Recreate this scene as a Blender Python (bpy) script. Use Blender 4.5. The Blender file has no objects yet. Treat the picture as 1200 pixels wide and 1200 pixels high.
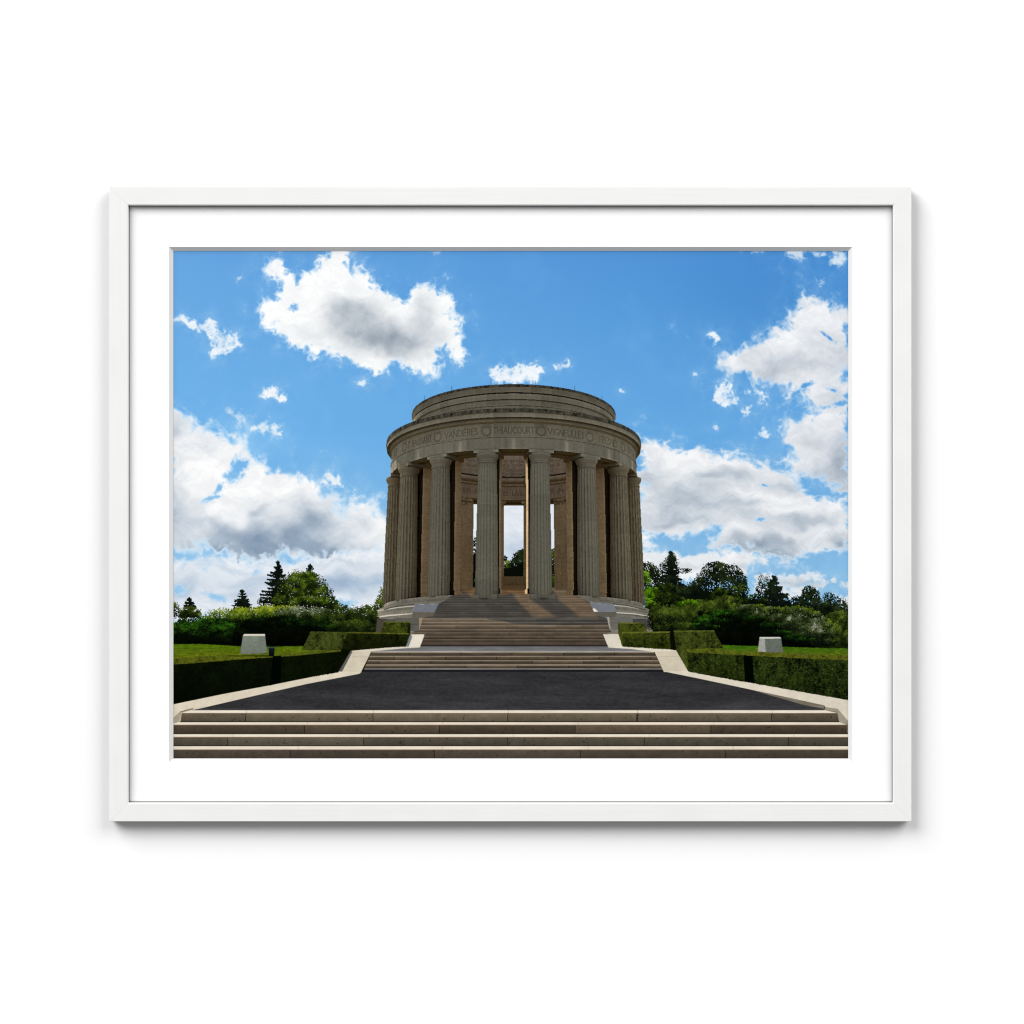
# A white framed and matted photographic print hanging on a white wall.
import bpy, math
import numpy as np
from mathutils import Vector
from mathutils.bvhtree import BVHTree

# =====================================================================
# 1. THE PRINT'S INK: computed here, pixel by pixel, in numpy.
#    Units: 1 unit = 1 mm on the wall. Print window 203..994.5 x 293.5..889
# =====================================================================
X0, Y0, PW, PH = 202.0, 292.5, 793.5, 597.5
K = 2.0
NW, NH = int(PW * K), int(PH * K)
xs = X0 + (np.arange(NW) + 0.5) / K
ys = Y0 + (np.arange(NH) + 0.5) / K
GX, GY = np.meshgrid(xs, ys)
IMG = np.zeros((NH, NW, 3), np.float32)
IDS = np.zeros((NH, NW), np.int16)
REG = []                     # (name, label) of every printed element
rng = np.random.RandomState(7)


def reg(name, label=None):
    REG.append((name, label))
    return len(REG) - 1


_T = np.random.RandomState(3).rand(64, 256, 256).astype(np.float32)


def vn(u, v, s):
    """smooth value noise in -1..1"""
    t = _T[s % 64]
    iu = np.floor(u).astype(np.int64); iv = np.floor(v).astype(np.int64)
    fu = (u - iu).astype(np.float32); fv = (v - iv).astype(np.float32)
    fu = fu * fu * (3 - 2 * fu); fv = fv * fv * (3 - 2 * fv)
    a = t[iv & 255, iu & 255]; b = t[iv & 255, (iu + 1) & 255]
    c = t[(iv + 1) & 255, iu & 255]; d = t[(iv + 1) & 255, (iu + 1) & 255]
    return 2 * ((a + (b - a) * fu) * (1 - fv) + (c + (d - c) * fu) * fv) - 1


def fbm(x, y, sc, oc=5, s=0, gain=0.55, ax=1.0, ay=1.0):
    r = 0; a = 1; tot = 0
    for i in range(oc):
        f = 2 ** i / sc
        # rotate each octave so that the lattice does not show
        c, q = math.cos(0.7 * i + s), math.sin(0.7 * i + s)
        xx, yy = x * ax, y * ay
        r = r + a * vn((xx * c - yy * q) * f + 17.3 * i, (xx * q + yy * c) * f + 9.1 * i, s + i)
        tot += a; a *= gain
    return r / tot * 1.5


def ss(a, b, x):
    t = np.clip((x - a) / (b - a), 0, 1)
    return t * t * (3 - 2 * t)


def box(pts, m=2):
    p = np.asarray(pts, float)
    x0, y0 = p.min(0) - m; x1, y1 = p.max(0) + m
    j0 = max(0, int((x0 - X0) * K)); j1 = min(NW, int((x1 - X0) * K) + 2)
    i0 = max(0, int((y0 - Y0) * K)); i1 = min(NH, int((y1 - Y0) * K) + 2)
    return slice(i0, max(i0, i1)), slice(j0, max(j0, j1))


def inside(pts, x, y):
    r = np.zeros(x.shape, bool)
    n = len(pts)
    for i in range(n):
        xa, ya = pts[i]; xb, yb = pts[(i + 1) % n]
        if ya == yb:
            continue
        c = ((ya > y) != (yb > y)) & (x < (xb - xa) * (y - ya) / (yb - ya) + xa)
        r ^= c
    return r


def sdf(pts, x, y):
    d = np.full(x.shape, 1e9, np.float32)
    n = len(pts)
    for i in range(n):
        xa, ya = pts[i]; xb, yb = pts[(i + 1) % n]
        ex, ey = xb - xa, yb - ya
        t = np.clip(((x - xa) * ex + (y - ya) * ey) / (ex * ex + ey * ey + 1e-9), 0, 1)
        d = np.minimum(d, (x - xa - t * ex) ** 2 + (y - ya - t * ey) ** 2)
    d = np.sqrt(d)
    return np.where(inside(pts, x, y), -d, d)


def col(c):
    return np.array(c, np.float32)


def fill(pts, c, pid, tex=0.0, sc=6, ax=1.0, ay=1.0, seed=0, grad=None, fn=None, rough=0.0, feather=0.0):
    """fill a polygon; c colour 0-255; tex = noise amplitude; grad=(c2, y0, y1)"""
    b = box(pts, 2 + rough * 3 + feather)
    x, y = GX[b], GY[b]
    if x.size == 0:
        return
    xx, yy = x, y
    if rough:
        xx = x + rough * fbm(x, y, 2.2, 2, seed + 5)
        yy = y + rough * fbm(x, y, 2.2, 2, seed + 9)
    q_ = .25 / K
    sub = [inside(pts, xx + a, yy + b2) for a in (-q_, q_) for b2 in (-q_, q_)]
    cov = sum(t.astype(np.float32) for t in sub) * .25
    if feather:
        cov = ss(-feather, feather, -sdf(pts, xx, yy))
    m = cov >= .5
    base = np.broadcast_to(col(c), x.shape + (3,)).copy()
    if grad:
        t = np.clip((y - grad[1]) / (grad[2] - grad[1]), 0, 1)[..., None]
        base = base * (1 - t) + col(grad[0]) * t
    if tex:
        base = base * (1 + tex * fbm(x, y, sc, 4, seed, 0.7, ax, ay))[..., None]
    if fn:
        base = fn(x, y, base)
    IMG[b] = IMG[b] * (1 - cov[..., None]) + base * cov[..., None]
    if pid is not None:
        IDS[b][m] = pid
    return m


# ---- stencils for leaves ------------------------------------------------
def stencil(r, ang, asp):
    R = int(math.ceil(r * K)) + 1
    o = []
    for i in range(-R, R + 1):
        for j in range(-R, R + 1):
            u, v = j / K, i / K
            a = u * math.cos(ang) + v * math.sin(ang)
            b = (-u * math.sin(ang) + v * math.cos(ang)) * asp
            if a * a + b * b <= r * r:
                o.append((i, j))
    return np.array(o or [(0, 0)])


def stamp(px, py, cols, r, pid, asp=1.7, angs=None):
    n = len(px)
    if n == 0:
        return
    ci = ((py - Y0) * K).astype(int); cj = ((px - X0) * K).astype(int)
    kinds = rng.randint(0, 6, n)
    sts = [stencil(r * (0.75 + 0.1 * q), rng.rand() * 3.14 if angs is None else angs + 0.5 * (rng.rand() - .5), asp) for q in range(6)]
    CH = 400
    for a in range(0, n, CH):
        for q in range(6):
            s = np.nonzero(kinds[a:a + CH] == q)[0] + a
            if len(s) == 0:
                continue
            st = sts[q]
            ii = ci[s][:, None] + st[None, :, 0]; jj = cj[s][:, None] + st[None, :, 1]
            ok = (ii >= 0) & (ii < NH) & (jj >= 0) & (jj < NW)
            cc = np.broadcast_to(cols[s][:, None, :], ii.shape + (3,))
            IMG[ii[ok], jj[ok]] = cc[ok]
            if pid is not None:
                IDS[ii[ok], jj[ok]] = pid


def mixc(stops, t):
    """colour ramp: stops list of colours evenly spaced"""
    st = np.array(stops, np.float32)
    t = np.clip(t, 0, 0.9999) * (len(st) - 1)
    i = t.astype(int); f = (t - i)[:, None]
    return st[i] * (1 - f) + st[i + 1] * f


def crown(blobs, ramp, pid, dens=1.0, r=1.1, light=(0.0, -1.0), contrast=1.0, jit=0.12, hole=0.0, seed=1, bias=0.0, flat=1.0):
    """foliage: leaf marks spread over ellipses (cx, cy, rx, ry), each lit on its upper side, in clumps"""
    r = r * 0.74; dens = dens * 0.9
    P = []
    for k, (cx, cy, rx, ry) in enumerate(blobs):
        n = int(rx * ry * 3.1 * dens / (r * r) * 0.9) + 4
        a = rng.rand(n) * 2 * math.pi
        q = np.sqrt(rng.rand(n)) * (1 + jit * rng.randn(n))
        ux, uy = q * np.cos(a), q * np.sin(a)
        P.append(np.stack([cx + rx * ux, cy + ry * uy, ux * light[0] + uy * light[1], np.full(n, k)], 1))
    P = np.concatenate(P)
    cl = .8 * fbm(P[:, 0], P[:, 1] * flat, 7.5, 3, seed) + .45 * fbm(P[:, 0], P[:, 1] * flat, 3.2, 2, seed + 3)
    keep = rng.rand(len(P)) > hole * (cl < -0.15)
    P, cl = P[keep], cl[keep]
    t = 0.41 + bias + contrast * (0.36 * P[:, 2] + 0.34 * cl + 0.09 * rng.randn(len(P)))
    o = np.argsort(t + 0.35 * rng.rand(len(t)))     # dark leaves first, lit ones over them
    stamp(P[o, 0], P[o, 1], mixc(ramp, t[o]), r, pid)


def conifer(ax, ay, by, hw, ramp, pid, seed=0, tiers=11, r=0.8, lean=0.0, droop=0.28):
    rs = np.random.RandomState(seed)
    px, py, tt = [], [], []
    H = by - ay
    n = int(H * 6)
    s = rs.rand(n); px.append(ax + lean * s + rs.randn(n) * (0.25 + 0.5 * s)); py.append(ay + H * s); tt.append(np.full(n, 0.1))
    for k in range(tiers * 2):
        f = (k + 0.3 + 0.7 * rs.rand()) / tiers / 2
        for sd in (-1, 1):
            if rs.rand() < .10 and f > .15:
                continue
            w = hw * (f ** 0.85) * (0.55 + 0.6 * rs.rand()) + .8
            m = int(w * 15) + 8
            q = rs.rand(m) ** 0.75
            bx = ax + lean * f + sd * w * q
            dr = droop * (0.4 + rs.rand())
            yb = ay + H * f + dr * w * q - 0.9 * dr * w * q * q + np.abs(rs.randn(m)) * (0.35 + 0.6 * H / tiers * .28 * (1.2 - q))
            px.append(bx); py.append(yb)
            tt.append(0.30 + 0.5 * (rs.rand(m) - 0.5) - 0.10 * (yb - (ay + H * f)) + 0.18 * q)
    px = np.concatenate(px); py = np.concatenate(py); tt = np.concatenate(tt)
    o = np.argsort(tt + 0.5 * rs.rand(len(tt)))
    stamp(px[o], py[o], mixc(ramp, np.clip(tt[o], 0, 1)), r, pid, 2.2, 0.25)


# ---- sky ------------------------------------------------------------------
S_SKY = reg('sky', 'blue sky around the clouds')


def paint_sky():
    u = (GX - 203) / 791; v = (GY - 293) / 430
    v = np.clip(v, 0, 1.1)
    tl, tr = col((101, 163, 222)), col((72, 140, 209))
    ml, mr = col((112, 178, 232)), col((96, 163, 222))
    bl, br = col((150, 197, 232)), col((140, 190, 226))
    top = tl + (tr - tl) * np.clip(u, 0, 1)[..., None]
    mid = ml + (mr - ml) * u[..., None]
    bot = bl + (br - bl) * u[..., None]
    t1 = np.clip(v / 0.5, 0, 1)[..., None]; t2 = np.clip((v - 0.5) / 0.5, 0, 1)[..., None]
    c = top * (1 - t1) + mid * t1
    c = c * (1 - t2) + bot * t2
    # the darker patch of blue to the upper right, thin veils
    c -= (np.exp(-((GX - 900) / 110) ** 2 - ((GY - 350) / 60) ** 2) * 6)[..., None]
    c += (np.clip(fbm(GX, GY, 110, 5, 11, .6) + .15, 0, 1) * ss(-.2, .9, fbm(GX, GY, 60, 4, 12)) * 16)[..., None] * col((1, .9, .6))
    IMG[:] = c
    IDS[:] = S_SKY


def cloud(pts, pid, amp=7.0, sc=22.0, soft=3.0, greys=(), white=(250, 251, 252), holes=(), seed=0, opac=1.0, tex=10.0, ay=1.0, grey=(150, 163, 178)):
    b = box(pts, amp * 2.6 + 34)
    x, y = GX[b], GY[b]
    # curl the outline: warp, then break it with billows of falling size
    wx = x + amp * .55 * fbm(x, y, sc * .9, 3, seed + 3); wy = y + amp * .55 * fbm(x, y, sc * .9, 3, seed + 4)
    d = sdf(pts, wx, wy)
    n1 = fbm(wx, wy, sc, 6, seed, 0.56, 1.0, ay)
    bil = 0.55 - 1.5 * np.abs(fbm(wx, wy, sc * 0.62, 4, seed + 20, 0.50, 1.0, ay))
    fine = fbm(x, y, 5.0, 5, seed + 7, .66)
    v = -d / amp * .8 + 0.85 * n1 + 0.90 * bil + 0.24 * fine - 0.10
    for (hx, hy, rx_, ry_, rot) in holes:
        ca_, sa_ = math.cos(rot), math.sin(rot)
        u_ = (x - hx) * ca_ + (y - hy) * sa_; w_ = -(x - hx) * sa_ + (y - hy) * ca_
        q = np.hypot(u_ / rx_, w_ / ry_) - 1
        v = np.minimum(v, q * 1.1 + .9 * n1 + 1.0 * fine + .12)
    a = ss(-0.70, 0.95 + soft * 0.12, v)
    a = np.maximum(a, .30 * ss(-2.6, 0.4, v + .9 * fine) * ss(-.1, .8, n1 + .4 * fine))
    halo = .20 * opac * np.exp(-np.clip(d, 0, None) / (3 + amp * 1.6)) * ss(-.7, .8, n1 + .3 * fine) * ss(0, 12, amp * 2.6 + 34 - d)
    if opac < 1:
        a = a * ss(-.75 + .5 * (1 - opac), 1.0 + .6 * (1 - opac), .55 * np.minimum(v, 1.4) + .75 * n1 + .7 * fine) * (.55 + .45 * opac)
    g = np.zeros(x.shape, np.float32)
    gx = x + sc * 0.40 * fbm(x, y, sc * 1.0, 3, seed + 30, .4); gy = y + sc * 0.32 * fbm(x, y, sc * 1.0, 3, seed + 40, .4)
    for (cx, cy, rx, ry, s) in greys:
        g = 1 - (1 - g) * (1 - s * np.exp(-(((gx - cx) / rx) ** 2 + ((gy - cy) / ry) ** 2) * 0.9))
    inn = ss(0.1, 1.3, v)
    g = np.clip(g * inn * 1.2 * (1 + .22 * n1), 0, 1)
    # soft heaps inside: lit from above and behind
    h1 = fbm(gx, gy - 1.6, sc * .8, 4, seed + 50, 0.5, 1.0, ay); h2 = fbm(gx, gy + 1.6, sc * .8, 4, seed + 50, 0.5, 1.0, ay)
    bump = np.clip((h1 - h2) * 3.2, -1, 1)
    lo = fbm(gx, gy, sc * 1.3, 4, seed + 60, .5, 1.0, ay)
    dark = tex * (0.45 * inn + inn * (.40 * bump - .60 * np.clip(lo, -1, 1)) + .05 * fine)
    dark = np.maximum(dark * (1 - .25 * g), -6)
    c = col(white) * (1 - g[..., None]) + col(grey) * g[..., None]
    c = c - dark[..., None] * col((1.12, 1.0, 0.86))
    a = np.maximum(a, halo)
    a = a[..., None]
    IMG[b] = IMG[b] * (1 - a) + np.clip(c, 0, 254) * a
    IDS[b][a[..., 0] > 0.5] = pid


def cr(s, ox, oy, pts):
    """points read off an enlargement: scale, origin"""
    return [(ox + px / s, oy + py / s) for px, py in pts]


def paint_clouds():
    # hazy low sky on the left and behind the rotunda
    c = reg('cloud', 'pale cloud bank low over the trees on the left')
    cloud([(190, 655), (230, 650), (300, 655), (380, 648), (440, 640), (470, 600), (540, 575), (665, 575), (665, 720), (190, 730)], c, 6, 24, 8,
          [(330, 684, 70, 10, .6), (415, 684, 44, 11, .72), (215, 692, 18, 12, .5), (280, 700, 30, 8, .4), (400, 660, 40, 5, .2), (602, 645, 30, 14, .45), (602, 668, 30, 18, .3), (260, 668, 30, 5, .25)],
          holes=[(405, 707, 8, 3, 0), (256, 701, 8, 2.5, .3), (210, 690, 5, 5, 0)], seed=4, tex=10, ay=1.7, white=(232, 237, 243), grey=(160, 182, 206))
    c = reg('cloud', 'largest cloud bank, grey bellied, left of the rotunda')
    U = cr(4.2857, 200, 460, [(-30, 70), (12, 75), (60, 80), (100, 100), (150, 135), (220, 165), (300, 205), (380, 230), (430, 270), (470, 320), (510, 360), (560, 355), (620, 380), (680, 430), (740, 470),
                              (790, 500), (830, 515), (850, 570), (890, 600), (910, 575), (915, 540), (950, 520), (1000, 530), (1040, 560), (1050, 600), (1085, 625), (1100, 700), (1080, 760),
                              (1040, 800), (990, 830), (800, 838), (500, 842), (300, 855), (150, 830), (-30, 790)])
    cloud(U, c, 8.0, 24, 3.0,
          [(315, 637, 78, 21, .82), (368, 612, 26, 16, .62), (255, 648, 44, 14, .8), (375, 647, 54, 8, .8), (208, 604, 18, 28, .55), (270, 625, 28, 12, .45), (300, 600, 16, 8, .42), (208, 500, 14, 12, .30), (245, 520, 40, 16, .16), (340, 590, 60, 12, .18), (425, 615, 14, 10, .25), (240, 610, 20, 6, .3)],
          holes=[(276, 553, 13, 6, -1.0), (284, 545, 8, 3, -.5), (255, 574, 8, 2.5, -.9), (247, 584, 9, 2.2, -.3), (214, 652, 10, 2.5, 0)], seed=2, tex=15, grey=(150, 168, 188), white=(252, 252, 252))
    c = reg('cloud', 'small torn cloud above the right shoulder of the left bank')
    cloud(cr(4.2857, 200, 460, [(730, 455), (770, 430), (800, 385), (850, 410), (890, 460), (950, 480), (900, 500), (860, 485), (790, 485)]), c, 4.5, 12, 3.5, seed=8, opac=.75)
    c = reg('cloud', 'large white cloud with grey belly, above left of the rotunda')
    A = cr(4.2857, 280, 290, [(80, 290), (130, 270), (165, 255), (215, 195), (180, 170), (120, 145), (125, 95), (160, 58), (205, 50), (240, 75), (245, 105), (275, 130), (290, 155), (330, 120), (370, 105), (390, 60),
                              (440, 45), (455, -10), (535, -10), (560, 85), (620, 105), (660, 165), (710, 180), (740, 205), (790, 245), (845, 255), (840, 215), (880, 190), (930, 172), (1000, 192), (1030, 180),
                              (1060, 230), (1095, 275), (1085, 320), (1130, 365), (1135, 450), (1145, 530), (1120, 600), (1080, 565), (1050, 530), (1000, 520), (1000, 570), (1030, 600), (1000, 635), (880, 635),
                              (810, 595), (795, 570), (770, 620), (690, 655), (630, 630), (560, 590), (500, 545), (430, 550), (350, 570), (330, 520), (240, 500), (220, 440), (170, 430), (110, 380), (100, 330)])
    cloud(A, c, 5.4, 15, 2.0, [(420, 374, 30, 17, .55), (440, 396, 34, 15, .62), (478, 400, 36, 17, .52), (405, 362, 20, 12, .40), (500, 366, 14, 24, .34), (370, 395, 30, 12, .14)],
          holes=[(343, 360, 4.2, 4, 0)], seed=13, tex=8, grey=(150, 162, 174), white=(252, 253, 253))
    small = [
        ([(205, 375), (215, 371), (233, 376), (246, 372), (262, 385), (280, 391), (284, 408), (268, 416), (250, 421), (241, 417), (246, 405), (236, 392), (220, 384)], 'ragged small cloud near the left edge of the sky', 3.6, .8),
        ([(306, 457), (315, 450), (324, 456), (338, 460), (341, 469), (333, 473), (321, 467), (310, 468)], 'white puff below the large white cloud', 3, .9),
        ([(418, 447), (428, 445), (436, 450), (428, 455), (420, 452)], None, 1.6, .7),
        ([(256, 478), (268, 473), (284, 481), (292, 492), (282, 497), (268, 487)], None, 4.4, .42),
        ([(290, 503), (302, 497), (313, 491), (318, 499), (333, 496), (326, 504), (335, 508), (330, 514), (316, 511), (306, 507)], None, 3.0, .65),
        ([(276, 322), (284, 321), (285, 328), (278, 330)], None, 2.2, .45),
        ([(573, 436), (580, 428), (590, 421), (600, 426), (623, 424), (638, 434), (630, 452), (573, 452)], 'small white cloud just above the attic of the rotunda', 3.5, .85),
        ([(646, 427), (655, 424), (667, 422), (669, 430), (658, 434), (650, 433)], None, 2.2, .7),
        ([(724, 454), (730, 456), (732, 460), (726, 459)], None, 1.3, .6),
        ([(375, 527), (382, 526), (386, 529), (378, 531)], None, 1.5, .5),
        ([(390, 532), (394, 532), (394, 536), (390, 535)], None, 1.2, .7),
        ([(503, 292), (518, 292), (516, 300), (507, 304)], None, 3, .45),
        ([(510, 322), (524, 318), (527, 328), (515, 331), (505, 328)], None, 3.5, .25),
        ([(870, 292), (893, 292), (886, 297), (874, 302)], None, 3, .35),
        ([(956, 326), (970, 322), (966, 330), (960, 338)], None, 3, .4),
        ([(829, 390), (835, 387), (844, 392), (843, 407), (831, 410), (833, 399)], 'tiny puff in the clear blue right of the rotunda', 2.4, .85),
        ([(810, 436), (818, 432), (819, 441), (812, 443)], None, 2.2, .6),
        ([(828, 462), (838, 453), (848, 447), (857, 446), (862, 462), (864, 476), (848, 477), (832, 470)], 'small cloud beside the right edge cloud', 3.6, .8),
        ([(818, 446), (828, 448), (833, 455), (824, 455)], None, 3, .5),
        ([(864, 457), (879, 453), (892, 454), (901, 463), (899, 474), (889, 472), (888, 464), (870, 464)], None, 3.6, .6),
        ([(868, 482), (879, 471), (884, 473), (882, 483), (871, 490)], None, 3, .65),
        ([(885, 513), (894, 497), (900, 508), (907, 516), (896, 513)], None, 3, .7),
        ([(909, 507), (914, 494), (921, 497), (911, 512)], None, 2.6, .6),
        ([(836, 500), (842, 496), (843, 500), (838, 505)], None, 2.2, .5),
        ([(784, 378), (790, 377), (791, 382), (786, 383)], None, 2, .3),
        ([(798, 390), (806, 388), (806, 396), (800, 396)], None, 3, .22),
        ([(810, 384), (818, 381), (817, 387), (812, 388)], None, 3, .2),
        ([(750, 490), (757, 488), (757, 496), (753, 498)], None, 3, .3),
    ]
    for i, (p, lab, amp, op) in enumerate(small):
        c = reg('cloud', lab) if lab else S_SKY
        cloud(p, c, amp, 10, 2.6 if op > .6 else 4, seed=5 + i * 3, opac=op, tex=8, white=(248, 250, 252) if op > .5 else (225, 235, 245))
    c = reg('cloud', 'thin torn cloud in the top right corner of the sky')
    cloud(cr(4.615, 740, 290, [(800, 0), (1190, 0), (1190, 105), (1110, 120), (1060, 110), (1030, 75), (960, 60), (890, 70), (840, 90), (800, 100), (830, 60)]), c, 5, 14, 5, seed=21, opac=.55, tex=10)
    c = reg('cloud', 'tall white cloud at the right edge of the sky')
    KK = cr(4.615, 740, 290, [(1190, 325), (1110, 318), (1040, 305), (1000, 285), (970, 255), (925, 245), (890, 280), (870, 350), (830, 405), (755, 408), (735, 460), (680, 500), (600, 520), (540, 570), (470, 610),
                              (470, 650), (540, 680), (620, 700), (650, 745), (690, 730), (760, 740), (840, 760), (850, 800), (900, 795), (915, 850), (940, 870)])
    KK += cr(4.615, 740, 470, [(955, 50), (880, 110), (815, 170), (840, 240), (850, 290), (790, 320), (850, 360), (900, 400), (950, 420), (1010, 425), (1050, 450), (1085, 480), (1110, 510), (1190, 515)])
    cloud(KK, c, 6.6, 18, 3.0, [(925, 428, 44, 14, .45), (985, 545, 19, 30, .75), (960, 560, 18, 14, .4), (985, 420, 22, 34, .3), (900, 440, 20, 6, .3), (975, 470, 20, 10, .3), (950, 520, 16, 14, .25)],
          holes=[(984, 473, 12, 2.5, -.2), (976, 457, 6, 2, .3), (946, 451, 5, 2, -.3), (929, 464, 6, 3, -.6), (970, 395, 8, 1.5, .6)], seed=33, tex=13, white=(240, 242, 245), grey=(165, 176, 190))
    c = reg('cloud', 'long low cloud over the trees right of the rotunda')
    cloud(cr(4.615, 740, 470, [(40, 820), (150, 815), (250, 815), (330, 838), (400, 815), (540, 805), (640, 812), (730, 850), (735, 880), (640, 900), (600, 960), (40, 1000)]), c, 3.2, 14, 3, [(800, 662, 30, 5, .2), (880, 664, 20, 5, .4)], seed=37, tex=10, white=(240, 242, 244))
    c = reg('cloud', 'grey streaked cloud bank right of the rotunda')
    cloud(cr(4.615, 740, 470, [(30, 190), (55, 200), (110, 213), (190, 228), (290, 262), (350, 245), (480, 255), (560, 275), (610, 300), (680, 345), (740, 320), (800, 350), (860, 380), (920, 420), (975, 465),
                               (960, 490), (1040, 510), (1110, 515), (1190, 520), (1190, 808), (1010, 815), (985, 830), (900, 868), (830, 872), (730, 840), (640, 828), (560, 812), (430, 808), (420, 770), (390, 750),
                               (400, 725), (475, 695), (400, 715), (270, 732), (110, 740), (130, 770), (80, 805), (30, 810)]), c, 6.0, 20, 3.0,
          [(795, 592, 40, 18, .55), (850, 558, 38, 7, .48), (765, 560, 16, 14, .4), (860, 590, 34, 8, .40), (890, 638, 48, 12, .78), (925, 566, 26, 8, .48), (945, 612, 40, 8, .48), (985, 635, 15, 9, .7), (915, 650, 22, 7, .6), (830, 575, 36, 10, .3), (800, 612, 46, 7, .42), (870, 604, 24, 6, .3)],
          holes=[(891, 608.5, 4.5, 1.6, 0), (896, 569, 4, 1.2, .2), (838, 624, 6, 1.8, -.4)], seed=45, tex=13, ay=1.5, white=(243, 244, 246), grey=(152, 168, 184))
    c = reg('cloud', 'pale cloud just over the trees at the right edge')
    cloud(cr(7.5, 840, 640, [(330, 250), (400, 230), (560, 240), (700, 250), (830, 225), (920, 230), (990, 275), (1100, 290), (1180, 285), (1180, 360), (1090, 350), (990, 330), (950, 370), (870, 400), (900, 440), (640, 470), (310, 440), (300, 380)]), c, 2.6, 11, 3.2,
          [(935, 683, 30, 4, .35)], seed=51, tex=9, white=(232, 236, 240), opac=.85)
    cloud(cr(7.5, 840, 640, [(1020, 430), (1180, 415), (1180, 600), (1100, 540)]), c, 2.5, 10, 3, [], seed=53, tex=9, white=(225, 230, 236))


# ---- background trees -----------------------------------------------------
DK = [(4, 8, 6), (10, 16, 10), (22, 32, 16), (46, 58, 26)]
CON = [(5, 9, 8), (10, 17, 12), (20, 30, 18), (38, 50, 26)]
GRN = [(4, 8, 3), (12, 20, 6), (32, 46, 10), (70, 90, 20), (112, 130, 40)]
OLV = [(6, 10, 4), (20, 30, 8), (44, 56, 16), (76, 90, 28), (110, 122, 46)]
BRT = [(10, 16, 2), (34, 58, 6), (72, 112, 12), (120, 165, 24)]
YEL = [(16, 26, 5), (44, 62, 12), (84, 104, 24), (128, 144, 34), (164, 172, 50)]
FLW = [(10, 16, 6), (30, 40, 16), (58, 70, 36), (96, 104, 78), (150, 152, 134)]
JUN = [(2, 4, 2), (5, 11, 3), (14, 32, 7), (32, 66, 11), (54, 100, 18)]


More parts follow.
